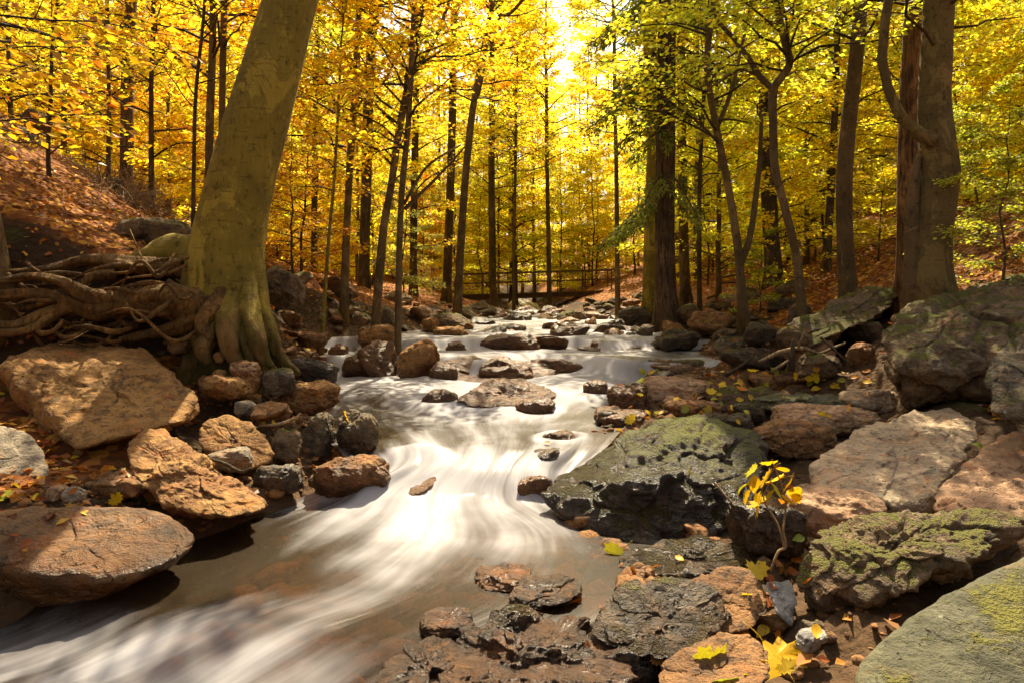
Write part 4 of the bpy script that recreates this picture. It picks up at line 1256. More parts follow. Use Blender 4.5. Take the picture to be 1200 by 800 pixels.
# ------------------------------------------------------------------ trees
M['beech'] = bark_mat('beech_bark', (0.15, 0.108, 0.017), (0.24, 0.175, 0.026), moss=.35, lent=.6, ridged=.12)
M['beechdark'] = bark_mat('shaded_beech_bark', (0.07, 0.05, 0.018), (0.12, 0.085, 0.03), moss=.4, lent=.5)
M['dark'] = bark_mat('dark_bark', (0.055, 0.036, 0.018), (0.10, 0.065, 0.03), moss=.25, ridged=.5, lent=.2)
M['brownbark'] = bark_mat('brown_bark', (0.085, 0.055, 0.024), (0.14, 0.09, 0.04), moss=.45, ridged=.2, lent=.4)
M['spruce'] = bark_mat('spruce_bark', (0.075, 0.045, 0.025), (0.13, 0.075, 0.04), moss=.3, ridged=.9, lent=0)
M['redbark'] = bark_mat('red_brown_bark', (0.13, 0.065, 0.03), (0.20, 0.105, 0.045), moss=.2, ridged=.9, lent=0)
M['root'] = bark_mat('root_bark', (0.085, 0.043, 0.012), (0.16, 0.085, 0.024), moss=.42, ridged=.5, lent=.1)
M['twig'] = bark_mat('twig_bark', (0.035, 0.022, 0.011), (0.07, 0.045, 0.022), moss=.0, ridged=.2, lent=.0)
M['deadwood'] = bark_mat('dead_wood', (0.22, 0.14, 0.075), (0.34, 0.23, 0.13), moss=0, ridged=.5, lent=0)


def trunk_mesh(path, rad, seed, mat, seg=14, flare=.8, lobes=5, wob=.06, flare_h=.3):
    mb = MB()
    z0 = path[0][2]
    ph = seed * 1.7
    H = np.concatenate([[0], np.cumsum(np.linalg.norm(np.diff(path, axis=0), axis=1))])
    base = .35

    def rf(th, i):
        h = np.maximum(H[i] - base, 0)
        e = np.exp(-h / flare_h)
        r = 1 + flare * e * (.75 + .45 * np.cos(lobes * th + ph) + .25 * np.cos((lobes - 2) * th + 2 * ph))
        p = np.stack(np.broadcast_arrays(np.cos(th) * 1.5 + seed, np.sin(th) * 1.5, h * 1.1), -1)
        sh = p.shape[:-1]
        return r * (1 + wob * fbm(p.reshape(-1, 3), 3, seed).reshape(sh))
    tube(mb, path, rad, seg, rf)
    n = mb.n
    z = np.concatenate(mb.v)[:, 2]
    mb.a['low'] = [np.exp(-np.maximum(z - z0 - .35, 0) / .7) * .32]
    return mb.mesh('trunk', mat)


def limb_tube(mb, pts, r0, r1, seg=5):
    n = len(pts)
    tube(mb, pts, np.linspace(r0, r1, n), seg, cap=False, low=0.0)


def spray(limbs, leaves, rng, p0, az, elev, L, r0, nleaf, lsize, droop=.25, width=.42, twigs=4, seg=4, start=.2):
    """one bough: a bent limb, side twigs, leaves laid out in a loose flat fan"""
    d = np.array([math.cos(az) * math.cos(elev), math.sin(az) * math.cos(elev), math.sin(elev)])
    side = np.array([-math.sin(az), math.cos(az), 0.0])
    t = np.linspace(0, 1, 7)
    bend = rng.normal(0, .12)
    pts = p0 + d * (t * L)[:, None] + side * (bend * L * t * t)[:, None] + np.array([0, 0, 1.0]) * ((-droop * t * t + .12 * math.sin(elev + 1) * t) * L)[:, None]
    pts[1:] += rng.normal(0, .015 * L, (6, 3))
    limb_tube(limbs, pts, r0, max(.003, r0 * .18), seg)
    sg = rng.choice([-1, 1])
    for k in range(twigs):
        u = .28 + .65 * (k + rng.random() * .6) / twigs
        q = pts[int(u * 6)] * (1 - (u * 6 % 1)) + pts[min(6, int(u * 6) + 1)] * (u * 6 % 1)
        sg = -sg
        w = L * width * (1.1 - u) * rng.uniform(.7, 1.2)
        e = q + sg * side * w + d * w * .8 + np.array([0, 0, -.12 * w])
        limb_tube(limbs, np.array([q, (q + e) / 2 + rng.normal(0, .04 * w, 3) + [0, 0, .05 * w], e]), max(.003, r0 * .35), .002, 3)
    if nleaf:
        u = start + (1 - start) * rng.random(nleaf) ** .75
        f = u * 6
        i = np.minimum(f.astype(int), 5)
        q = pts[i] * (1 - (f - i))[:, None] + pts[i + 1] * (f - i)[:, None]
        lat = (rng.random(nleaf) + rng.random(nleaf) - 1) * L * width * (1.15 - u) * 1.25
        q = q + side * lat[:, None] + d * (np.abs(lat) * .75)[:, None]
        q[:, 2] += -.14 * np.abs(lat) + rng.normal(0, .028 * L + .02, nleaf)
        a = az + np.sign(lat) * rng.uniform(.1, 1.2, nleaf) + rng.normal(0, .4, nleaf)
        ax = np.stack([np.cos(a), np.sin(a), rng.normal(-.25, .3, nleaf)], 1)
        nr = np.stack([rng.normal(0, .62, nleaf), rng.normal(0, .62, nleaf), np.ones(nleaf)], 1)
        leaf_quads(leaves, q, ax, nr, lsize * rng.uniform(.65, 1.25, nleaf), rng.random(nleaf), .31, .1)


def grow(path, rad, seed, t0, t1, nb, L0, nleaf, lsize, az_range=None, elev=(.05, .6), twigs=4):
    """limbs and leaves along the upper part of a trunk path"""
    rng = np.random.default_rng(seed)
    limbs, leaves = MB(), MB()
    n = len(path)
    for k in range(nb):
        t = t0 + (t1 - t0) * (k + rng.random()) / nb
        f = t * (n - 1)
        i = min(int(f), n - 2)
        p = path[i] * (1 - (f - i)) + path[i + 1] * (f - i)
        r = rad[i]
        az = rng.uniform(0, 6.283) if az_range is None else rng.uniform(*az_range)
        rel = (t - t0) / (t1 - t0 + 1e-6)
        L = L0 * rng.uniform(.55, 1.15) * (1.0 - .55 * rel ** 2)
        spray(limbs, leaves, rng, p, az, rng.uniform(*elev) + .35 * rel, L, min(max(r * .5, .006), (.018 * L0 / 2.5 + .006)), int(1.6 * nleaf * rng.uniform(.6, 1.3)), lsize, twigs=twigs)
    return limbs, leaves


def trace(pts, d, H, seed, below=.35):
    """world path and radii of a trunk traced bottom-up through photo points (px, py, width), carried on above the frame to height H"""
    P = np.array([W(p[0], p[1], d) for p in pts])
    thin = .82 if pts[0][2] < 16 and 360 < pts[0][0] < 720 else 1.0
    R = np.array([thin * p[2] / 2 / F * d * math.cos(math.atan((p[0] - CX) / F)) for p in pts])
    rng = np.random.default_rng(seed)
    gzz = gz1(P[0, 0], P[0, 1])
    P[0, 2] = min(P[0, 2], gzz + .05)
    P[:, 1] += np.linspace(0, 1, len(P)) * rng.normal(0, .15)
    P = np.vstack([P[0] - (0, 0, below), P])
    R = np.concatenate([[R[0]], R])
    nseg = max(10, 5 * len(P))
    P2, R2_ = catmull(P, nseg), np.interp(np.linspace(0, len(R) - 1, nseg), np.arange(len(R)), R)
    k = nseg
    if P[-1, 2] < H:
        dr = P2[-1] - P2[-3]
        dr /= np.linalg.norm(dr)
        cur, ext, r, rr = P2[-1], [], R2_[-1], []
        steps = 9
        st = (H - P[-1, 2]) / steps
        for q in range(steps):
            dr = dr * .75 + np.array([0, 0, 1]) * .25 + rng.normal(0, .05, 3)
            dr /= np.linalg.norm(dr)
            cur = cur + dr * st
            ext.append(cur)
            rr.append(R2_[-1] * (1 - (q + 1) / (steps + .6)))
        P2 = np.vstack([P2, ext])
        R2_ = np.concatenate([R2_, np.maximum(rr, .012)])
    return P2, R2_, k


def tree_color(x, y, rng):
    px = CX + F * x / max(y, 1)
    u = rng.random()
    if px < 300:
        c = [(.90, .62, .05), (.86, .68, .06), (.74, .40, .03), (.90, .70, .07)][int(u * 4)]
    elif px < 560:
        c = [(.93, .70, .06), (.86, .54, .04), (.92, .76, .08), (.76, .68, .10)][int(u * 4)]
    elif px < 760:
        c = [(.95, .80, .07), (.94, .72, .06), (.92, .80, .08), (.95, .82, .08)][int(u * 4)]
    else:
        c = [(.86, .76, .07), (.74, .72, .07), (.92, .76, .06), (.60, .64, .06)][int(u * 4)]
    return (*[q * rng.uniform(.9, 1.08) for q in c], 1)


def traced_tree(label, pts, d, mat='dark', H=11.0, seed=1, crown=(.45, 26, 2.4, 130, .095), flare=.5, group=None, color=None, name='tree', cat='tree', extra=(), forks=(), elev=(.05, .6)):
    H = min(H, 3.2 + .44 * d)
    P, R, k = trace(pts, d, H, seed)
    rng = np.random.default_rng(seed + 900)
    root = thing(name, label, cat, P[0] + np.array([0, 0, .35]), group)
    off = -np.array(root.location)
    seg = 22 if pts[0][2] * d > 200 or pts[0][2] > 24 else 10
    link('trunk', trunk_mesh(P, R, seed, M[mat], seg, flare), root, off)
    for f in forks:           # second stems that leave the trunk
        Pf = np.array([W(q[0], q[1], d) for q in f])
        Rf = [q[2] / 2 / F * d * math.cos(math.atan((q[0] - CX) / F)) for q in f]
        if Pf[-1, 2] > 1.5 + .40 * d:
            Pf = np.vstack([Pf, Pf[-1] + (Pf[-1] - Pf[-2]) / np.linalg.norm(Pf[-1] - Pf[-2]) * 1.5 + [0, 0, 1.0]])
            Rf = Rf + [Rf[-1] * .4]
        n_ = 6 * len(Pf)
        Pc = catmull(Pf, n_)
        mbf = MB()
        rr = np.interp(np.linspace(0, len(Rf) - 1, n_), np.arange(len(Rf)), Rf)
        tube(mbf, Pc, rr, 10, lambda th, i: 1 + .08 * np.sin(3 * th + i * .7), low=0.1)
        link('branch', mbf.mesh('branch', M[mat]), root, off)
    t0, nb, L0, nl, ls = crown
    if nb:
        if pts[0][0] < 300:
            nl = nl * .6
        limbs, leaves = grow(P, R, seed + 50, t0, .985, nb, L0, nl, ls, elev=elev)
        for (u0, px, py, L, n2) in extra:
            pass
        link('limbs', limbs.mesh('limbs', M['twig']), root, off)
        c = link('crown', leaves.mesh('crown', M['leaf'], smooth=False), root, off)
        c.color = color or tree_color(P[0, 0], P[0, 1], rng)
    return root, P, R


# --- the leaning beech with its bared roots
def leaning_beech():
    d = 7.0
    px = [(268, 428, 104), (262, 385, 104), (262, 340, 106), (266, 290, 92), (275, 240, 85), (288, 190, 80), (305, 130, 76), (322, 70, 71), (341, 0, 64), (362, -80, 58)]
    P = np.array([W(a, b, d) for a, b, c in px])
    R = np.array([c / 2 / F * d * .92 for a, b, c in px])
    P = np.vstack([P[0] - (0, 0, .3), P])
    R = np.concatenate([[R[0] * 1.05], R])
    top = P[-1]
    ext = np.array([top + np.array([.12 * q, .1 * q, .9 * q]) for q in range(1, 9)])
    P = np.vstack([P, ext])
    R = np.concatenate([R, R[-1] * (1 - np.arange(1, 9) / 9.3)])
    n = 130
    Pc = catmull(P, n)
    Rc = np.interp(np.linspace(0, len(R) - 1, n), np.arange(len(R)), R)
    root = thing('beech_tree', 'big leaning olive barked beech with bared roots on the left bank', 'tree', (Pc[0][0], Pc[0][1], .75))
    off = -np.array(root.location)
    mb = MB()
    zb = .85

    def rf(th, i):
        z = Pc[i, 2]
        h = np.maximum(z - zb, 0)
        e = np.exp(-h / .55)
        r = 1 + e * (.05 + .12 * np.cos(6 * th + 1.0) + .07 * np.cos(9 * th + .3) + .08 * np.cos(4 * th + 2))
        pp = np.stack(np.broadcast_arrays(np.cos(th) * 1.4, np.sin(th) * 1.4, z * .9), -1)
        sh = pp.shape[:-1]
        pp = pp.reshape(-1, 3)
        return r * (1 + .045 * fbm(pp, 3, 4).reshape(sh) + (.10 * e * fbm(pp * 3.2, 3, 6).reshape(sh)))
    tube(mb, Pc, Rc, 64, rf)
    v = np.concatenate(mb.v)
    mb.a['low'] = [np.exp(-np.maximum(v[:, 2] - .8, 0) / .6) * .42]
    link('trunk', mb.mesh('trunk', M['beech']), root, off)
    # buttress to the left and the bared roots: (px, py, depth, width)
    roots = [
        [(262, 330, 6.95, 80), (235, 300, 7.0, 60), (205, 296, 7.05, 48), (170, 306, 6.95, 30), (130, 315, 6.85, 18)],
        [(285, 368, 7.1, 56), (250, 366, 6.85, 56), (228, 362, 6.6, 52), (190, 352, 6.5, 44), (150, 356, 6.45, 36), (110, 362, 6.4, 30), (80, 352, 6.35, 22), (40, 345, 6.3, 17), (-30, 350, 6.2, 15)],
        [(150, 356, 6.45, 30), (105, 346, 6.35, 22), (70, 330, 6.3, 15), (30, 325, 6.3, 11), (-20, 334, 6.3, 10)],
        [(86, 356, 6.36, 20), (50, 372, 6.25, 18), (20, 382, 6.2, 16), (-30, 384, 6.1, 16)],
        [(62, 368, 6.28, 14), (30, 388, 6.1, 13), (-30, 392, 6.0, 13)],
        [(262, 318, 7.0, 40), (230, 316, 6.95, 32), (200, 314, 6.9, 26), (150, 310, 6.75, 22), (105, 306, 6.7, 19), (70, 314, 6.7, 13), (20, 318, 6.6, 9), (-20, 316, 6.6, 8)],
        [(135, 322, 6.65, 15), (105, 326, 6.55, 14), (86, 348, 6.45, 12), (78, 360, 6.4, 9)],
        [(100, 324, 6.5, 9), (60, 320, 6.4, 8), (20, 330, 6.3, 7), (-20, 336, 6.2, 7)],
        [(8, 322, 6.4, 6), (30, 340, 6.3, 6), (55, 352, 6.3, 5)],
        [(30, 308, 6.6, 5), (45, 318, 6.45, 4), (60, 326, 6.35, 3)],
        [(40, 384, 6.2, 8), (48, 391, 6.1, 7), (62, 388, 6.1, 6), (74, 376, 6.2, 5)],
        [(64, 390, 6.2, 6), (78, 396, 6.1, 6), (95, 390, 6.15, 5), (106, 378, 6.3, 4)],
        [(68, 402, 6.05, 3), (85, 398, 6.0, 2.5), (104, 388, 6.1, 2)],
        [(0, 358, 6.35, 9), (28, 362, 6.3, 9), (50, 356, 6.3, 8), (70, 346, 6.35, 6)],
        [(262, 320, 7.0, 30), (254, 355, 6.78, 32), (243, 395, 6.5, 26), (240, 412, 6.4, 18), (244, 426, 6.4, 9)],
        [(276, 300, 6.98, 26), (270, 350, 6.70, 28), (270, 395, 6.45, 26), (274, 416, 6.42, 20), (282, 432, 6.4, 10)],
        [(290, 305, 6.98, 26), (292, 355, 6.72, 26), (298, 395, 6.5, 24), (306, 416, 6.5, 16), (318, 430, 6.5, 8)],
        [(296, 315, 7.0, 26), (304, 362, 6.88, 26), (318, 400, 6.8, 22), (332, 425, 6.75, 14), (350, 440, 6.7, 8)],
        [(282, 320, 6.95, 14), (284, 380, 6.56, 15), (290, 410, 6.45, 11), (296, 428, 6.45, 7)],
        [(228, 372, 6.6, 30), (205, 384, 6.5, 20), (170, 392, 6.5, 12), (140, 398, 6.5, 8)],
        [(262, 345, 6.7, 26), (248, 365, 6.55, 24), (238, 380, 6.45, 18), (246, 400, 6.4, 12)],
        [(200, 330, 6.8, 8), (212, 340, 6.6, 7), (226, 350, 6.5, 6)],
    ]
    rq = np.random.default_rng(31)
    for _ in range(30):           # a tangle of thin roots in the cut bank
        x0, y0 = rq.uniform(60, 235), rq.uniform(305, 400)
        dx = rq.uniform(40, 130)
        dd = rq.uniform(6.15, 6.75)
        roots.append([(x0 + .1 * dx, y0 - 6, dd + .35, 4), (x0 - .2 * dx, y0 + rq.normal(0, 10), dd, 3 + 4 * rq.random()), (x0 - .6 * dx, y0 + rq.normal(2, 16), dd - .05, 2 + 2 * rq.random()), (x0 - dx, y0 + rq.normal(4, 22), dd + .2, 1.2)])
    for q, rt in enumerate(roots):
        pts = np.array([W(a, b, c) for a, b, c, w in rt])
        rr = np.array([w / 2 / F * c * (.84 if q < 14 else 1) for a, b, c, w in rt])
        n_ = 9 * len(rt)
        Pq = catmull(pts, n_)
        Pq += .012 * np.stack([fbm(Pq * 3 + q, 2, 1), fbm(Pq * 3 + q, 2, 2), fbm(Pq * 3 + q, 2, 3)], 1)
        Rq = np.interp(np.linspace(0, len(rt) - 1, n_), np.arange(len(rt)), rr)
        m_ = MB()

        def rf2(th, i, Pq=Pq, q=q):
            pp = np.stack(np.broadcast_arrays(np.cos(th) * 1.3 + q, np.sin(th) * 1.3, i * .07), -1)
            sh = pp.shape[:-1]
            return 1 + .26 * fbm(pp.reshape(-1, 3), 3, q).reshape(sh)
        tube(m_, Pq, Rq, 22 if rr[0] > .08 else 12, rf2, low=.3 if q in (0, 17, 16) else 0.0)
        vz = np.concatenate(m_.v)[:, 2]
        m_.a['low'] = [np.exp(-np.maximum(vz - .8, 0) / .9) * .42 if 14 <= q <= 18 else np.zeros(len(vz))]
        link('root', m_.mesh('root', M['beech' if q == 0 or q >= 14 and q <= 18 else 'root']), root, off)
    limbs, leaves = grow(Pc, Rc, 77, .62, .98, 26, 3.0, 120, .1)
    link('limbs', limbs.mesh('limbs', M['twig']), root, off)
    c = link('crown', leaves.mesh('crown', M['leaf'], smooth=False), root, off)
    c.color = (.60, .38, .03, 1)


leaning_beech()

# --- traced trees, left to right:  (label, [(px, py, width) bottom-up], depth, bark, height, crown(start, boughs, length, leaves, leaf size))
TR = [
    ('dark mossy trunk cut by the left edge above the bared roots', [(2, 318, 30), (-4, 270, 24), (-14, 200, 20), (-26, 80, 18), (-34, -20, 16)], 6.6, 'brownbark', 10, (.6, 16, 2.4, 90, .09)),
    ('thin crooked sapling standing alone on the leafy slope at the left', [(68, 242, 8), (61, 215, 6), (61, 170, 5.5), (66, 120, 5), (70, 60, 4.5), (79, 0, 4)], 9.2, 'twig', 7, (.35, 22, 1.6, 80, .085)),
    ('slim dark pole tree near the left edge behind the slope crest', [(13, 146, 6), (10, 90, 6), (8, 30, 5.5), (6, -30, 5)], 14, 'dark', 10, (.2, 26, 2.2, 120, .1)),
    ('slim straight dark tree left of the sunlit brushwood', [(127, 168, 6), (127, 100, 5), (125, 40, 5), (124, -30, 5)], 13, 'dark', 11, (.2, 26, 2.2, 110, .1)),
    ('broad dark trunk deep in the wood behind the sunlit brushwood', [(148, 165, 17), (148, 80, 16), (150, 0, 15), (151, -40, 14)], 19, 'spruce', 15, (.3, 30, 3.0, 130, .11)),
    ('thin pole tree right of the sunlit brushwood', [(178, 190, 7), (178, 110, 6), (181, 40, 5.5), (183, -30, 5)], 12, 'dark', 11, (.25, 24, 2.2, 110, .1)),
    ('thin bent sapling left of the paired slim trees', [(226, 262, 5), (228, 190, 5), (231, 110, 4.5), (240, 30, 4), (244, -20, 4)], 9.5, 'twig', 8, (.4, 20, 1.8, 80, .085)),
    ('left of the paired slim trees beside the leaning beech', [(243, 240, 11), (247, 150, 10), (251, 60, 9), (254, -20, 9)], 10.5, 'brownbark', 11, (.45, 20, 2.2, 100, .095)),
    ('right of the paired slim trees beside the leaning beech', [(259, 222, 9), (261, 120, 8.5), (263, 30, 8), (264, -20, 8)], 11.5, 'brownbark', 11, (.45, 20, 2.2, 100, .095)),
    ('dark trunk just right of the leaning beech far behind', [(368, 250, 9), (369, 150, 9), (371, 50, 8.5), (372, -20, 8)], 21, 'dark', 15, (.25, 30, 3.0, 120, .11)),
    ('pale thin birch like stem on the leafy slope right of the leaning beech', [(376, 352, 7), (384, 290, 5), (391, 210, 4.5), (395, 130, 4), (398, 60, 3.5)], 10.5, 'beech', 6.5, (.4, 16, 1.5, 80, .085)),
    ('straight brown tree at the foot of the left slope', [(403, 338, 13), (407, 260, 11), (412, 170, 10.5), (418, 90, 10), (422, 0, 9.5), (424, -30, 9)], 13, 'brownbark', 12, (.35, 28, 2.6, 130, .1)),
    ('dark trunk leaning behind the straight brown tree', [(426, 330, 15), (430, 200, 15), (433, 100, 14.5), (440, 0, 14), (443, -30, 13)], 19, 'dark', 15, (.3, 30, 3.0, 130, .11)),
    ('slim tree leaning right with a fork on the left bank', [(438, 344, 14), (448, 280, 12), (458, 220, 11), (468, 150, 10.5), (481, 85, 10), (491, 30, 9), (498, -20, 8)], 12, 'brownbark', 11, (.35, 30, 2.6, 130, .1)),
    ('slim dark tree in front of the forked leaning one by the mossy stone', [(466, 366, 10), (468, 300, 9.5), (472, 220, 9), (479, 150, 8.5), (483, 80, 8), (486, 20, 7), (488, -20, 7)], 11, 'brownbark', 11, (.4, 28, 2.4, 120, .1)),
    ('dark straight trunk between the slim trees and the footbridge', [(484, 330, 11), (485, 240, 10), (487, 130, 9.5), (489, 20, 9), (490, -20, 8)], 22, 'dark', 16, (.22, 34, 3.2, 130, .115)),
    ('grey trunk left of the forked trunk before the footbridge', [(523, 345, 13), (527, 250, 12), (530, 150, 11), (532, 40, 10), (533, -20, 9)], 23, 'dark', 17, (.5, 34, 3.2, 130, .115)),
    ('pale forked trunk rising left of the footbridge', [(536, 345, 12), (541, 270, 11), (546, 200, 10.5), (551, 150, 10), (556, 115, 9.5), (566, 60, 8), (578, 0, 7), (584, -30, 6)], 18, 'brownbark', 13, (.5, 32, 2.8, 130, .105)),
    ('dark trunk under the left half of the footbridge', [(582, 378, 13), (578, 340, 11), (577, 280, 10), (576, 200, 9.5), (577, 100, 9)], 30, 'dark', 18, (.55, 36, 3.6, 140, .13)),
    ('slim dark trunk under the middle of the footbridge', [(602, 372, 5), (602, 300, 4.5), (604, 200, 4), (605, 100, 4)], 29, 'dark', 15, (.55, 30, 3.0, 130, .13)),
    ('straight trunk seen through the footbridge railing right of its middle', [(644, 372, 8), (643, 300, 6.5), (641, 200, 5.5), (640, 100, 4.5)], 29, 'dark', 16, (.55, 34, 3.2, 130, .13)),
    ('slim tree beside the right end of the footbridge', [(724, 366, 6.5), (723, 290, 5.5), (722, 200, 5), (720, 100, 4.5), (719, 20, 4)], 20, 'brownbark', 12, (.5, 26, 2.4, 120, .11)),
    ('pale mossy trunk close behind the dark spruce', [(762, 352, 20), (764, 260, 18), (766, 170, 17), (762, 80, 16), (756, 0, 15), (752, -40, 14)], 16.5, 'beech', 14, (.5, 24, 2.6, 110, .1)),
    ('dark trunk right of the dark spruce', [(803, 350, 13), (801, 250, 11), (800, 150, 10), (799, 50, 9), (799, -30, 8)], 19, 'dark', 15, (.4, 28, 2.8, 120, .11)),
    ('thin pole tree in the gap right of the dark spruce', [(820, 352, 6), (819, 260, 5.5), (821, 170, 5), (826, 80, 4.5), (828, -20, 4)], 15, 'dark', 12, (.35, 26, 2.2, 110, .1)),
    ('twisted double stemmed tree on the right bank', [(872, 374, 14), (866, 310, 11), (860, 265, 10), (848, 200, 9), (835, 140, 8.5), (826, 80, 8), (832, 20, 7), (836, -20, 6)], 11.3, 'brownbark', 10, (.45, 28, 2.4, 120, .1)),
    ('dark straight trunk behind the S shaped tree', [(906, 330, 17), (901, 250, 16), (898, 170, 15), (897, 90, 14), (898, 0, 13), (898, -30, 12)], 15.5, 'dark', 14, (.4, 28, 2.8, 130, .105)),
    ('S shaped slim tree bending twice on the right bank', [(942, 358, 13), (934, 310, 11), (918, 240, 10), (908, 200, 10), (905, 150, 10), (905, 108, 10), (914, 92, 10), (923, 76, 9.5), (917, 50, 9), (910, 20, 9), (907, -20, 8)], 9.4, 'brownbark', 8.5, (.55, 24, 2.0, 110, .09)),
    ('dark trunk leaning left of the straight brown trunk on the right bank', [(968, 285, 11), (975, 230, 10), (981, 150, 9), (986, 70, 8), (990, -20, 7)], 14.5, 'dark', 12, (.35, 26, 2.4, 120, .105)),
    ('straight smooth brown trunk leaning right above the slab', [(996, 348, 24), (991, 280, 20), (991, 210, 20), (996, 150, 19.5), (1005, 80, 18), (1011, 20, 17), (1014, -30, 16)], 9.4, 'brownbark', 10, (.6, 12, 2.4, 90, .09)),
    ('rough barked trunk with a broken pale base behind the thick right tree', [(1063, 352, 26), (1063, 280, 24), (1063, 200, 24), (1066, 120, 25), (1070, 40, 26), (1073, -30, 26)], 8.7, 'redbark', 11, (.66, 8, 2.4, 90, .09)),
]
FORKS = {'twisted double': [[(866, 312, 9), (877, 285, 8), (884, 245, 7.5), (890, 190, 6), (893, 130, 4)], [(840, 150, 6), (856, 110, 5), (868, 60, 4), (880, 0, 3)]],
         'S shaped': [[(905, 104, 8), (892, 92, 7.5), (878, 70, 7), (862, 48, 6), (846, 30, 5), (835, 5, 4)], [(896, 92, 5), (882, 86, 4), (866, 82, 3.5), (845, 95, 3), (828, 106, 2)]],
         'slim tree leaning right with a fork': [[(478, 90, 8), (484, 70, 7), (486, 30, 6.5), (486, -20, 6)], [(484, 82, 6), (505, 55, 5), (520, 20, 4), (530, -20, 4)]],
         'pale forked trunk': [[(556, 116, 8), (563, 95, 7), (570, 50, 6), (585, 20, 5), (604, 10, 4)]],
         'slim dark tree in front': [[(474, 245, 5), (495, 225, 4), (520, 200, 3), (545, 172, 2)], [(473, 240, 4), (500, 196, 3), (540, 170, 2)]]}
for q, (lb, pts, d, mat, H, cr) in enumerate(TR):
    fk = [v for k_, v in FORKS.items() if lb.startswith(k_)]
    traced_tree(lb, pts, d, mat, H, 40 + q, cr, forks=fk[0] if fk else ())

# the thick right tree with a bent side limb
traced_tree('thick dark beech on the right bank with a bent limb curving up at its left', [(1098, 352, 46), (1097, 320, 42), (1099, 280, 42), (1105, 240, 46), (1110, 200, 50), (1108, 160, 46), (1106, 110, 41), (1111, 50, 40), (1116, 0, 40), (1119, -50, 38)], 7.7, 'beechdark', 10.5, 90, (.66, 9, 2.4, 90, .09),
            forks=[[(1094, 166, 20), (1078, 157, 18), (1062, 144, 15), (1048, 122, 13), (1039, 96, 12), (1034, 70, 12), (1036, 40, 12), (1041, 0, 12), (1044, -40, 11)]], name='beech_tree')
traced_tree('mossy half dead stem grown against the foot of the thick right beech', [(1074, 356, 30), (1072, 300, 26), (1070, 250, 20), (1074, 200, 12), (1082, 175, 5)], 7.85, 'brownbark', 3.0, 91, (.5, 0, 1, 1, .1), name='tree_stump', cat='stump')
# --- the dark spruce: ridged trunk, hanging boughs
def spruce():
    d = 14.0
    P, R, k = trace([(784, 376, 34), (780, 345, 25), (779, 290, 24), (779, 200, 23), (780, 100, 22), (781, 0, 20), (782, -60, 18)], d, 15, 120)
    root = thing('spruce_tree', 'dark spruce with hanging green boughs right of the footbridge', 'tree', P[0] + np.array([0, 0, .35]))
    off = -np.array(root.location)
    link('trunk', trunk_mesh(P, R, 120, M['spruce'], 28, .7, 5, .06, .3), root, off)
    limbs, need = MB(), MB()
    rng = np.random.default_rng(5)
    for q in range(84):
        z = rng.uniform(3.4, 14.5)
        i = int(np.argmin(np.abs(P[:, 2] - z)))
        az = rng.uniform(0, 6.283) if q % 3 else rng.uniform(2.5, 3.9)
        L = rng.uniform(.8, 2.0) * (1.15 - z / 22)
        dv = np.array([math.cos(az), math.sin(az), 0])
        sd_ = np.array([-dv[1], dv[0], 0])
        t = np.linspace(0, 1, 8)
        pts = P[i] + dv * (t * L)[:, None] + np.array([0, 0, 1]) * ((.10 * t - .85 * t ** 1.6 + .12 * t ** 4) * L)[:, None]
        limb_tube(limbs, pts, .028, .006, 5)
        n = int(260 * L)
        u = .2 + .8 * rng.random(n)
        f = u * 7
        j = np.minimum(f.astype(int), 6)
        b = pts[j] * (1 - (f - j))[:, None] + pts[j + 1] * (f - j)[:, None]
        hang = rng.random(n)
        lat = rng.normal(0, .14, n) * L * (1.1 - u)
        b = b + sd_ * lat[:, None] + np.array([0, 0, -1.0]) * (hang ** 1.4 * .34 * (1.15 - .5 * u))[:, None] + dv * (rng.normal(0, .06, n))[:, None]
        ax = np.stack([rng.normal(0, .7, n), rng.normal(0, .7, n), rng.normal(-.7, .5, n)], 1) + dv * .5
        leaf_quads(need, b, ax, rng.normal(0, 1, (n, 3)), rng.uniform(.07, .17, n), rng.random(n), .13, .02)
    link('limbs', limbs.mesh('limbs', M['twig']), root, off)
    c = link('crown', need.mesh('crown', M['needle'], smooth=False), root, off)
    c.color = (.22, .24, .035, 1)


spruce()


# --- woodland trees built once per kind and set out among the traced ones
def wood_tree(seed, H, r0, t0, nb, L0, nl, ls, lean=.3, bark='dark', elev=(.0, .55)):
    rng = np.random.default_rng(seed)
    n = 16
    z = np.linspace(0, H, n)
    p = np.stack([np.cumsum(rng.normal(0, lean * .12, n)), np.cumsum(rng.normal(0, lean * .12, n)), z - .4], 1)
    p[:, :2] -= p[0, :2]
    r = r0 * (1 - .88 * (z / H) ** 1.1)
    tm = trunk_mesh(p, r, seed, M[bark], 9, .5, 4)
    limbs, leaves = grow(p, r, seed + 7, t0, .98, nb, L0, nl, ls, elev=elev)
    return tm, limbs.mesh('limbs', M['twig']), leaves.mesh('crown', M['leaf'], smooth=False)


KINDS = [wood_tree(700, 17, .11, .08, 72, 3.2, 150, .15, bark='brownbark'), wood_tree(701, 20, .14, .10, 80, 3.5, 150, .16), wood_tree(702, 14, .085, .06, 62, 2.8, 150, .14, bark='brownbark'),
         wood_tree(703, 18, .11, .14, 66, 3.3, 160, .16, bark='brownbark'), wood_tree(704, 11, .06, .06, 52, 2.4, 140, .13, bark='brownbark')]
SMALL = [wood_tree(720, 5.5, .035, .10, 30, 1.8, 110, .095, .35, 'twig', (-.1, .4)), wood_tree(721, 4.2, .028, .08, 26, 1.6, 110, .09, .35, 'twig', (-.1, .4)), wood_tree(722, 6.5, .045, .15, 32, 2.0, 110, .1, .35, 'twig', (-.1, .4))]


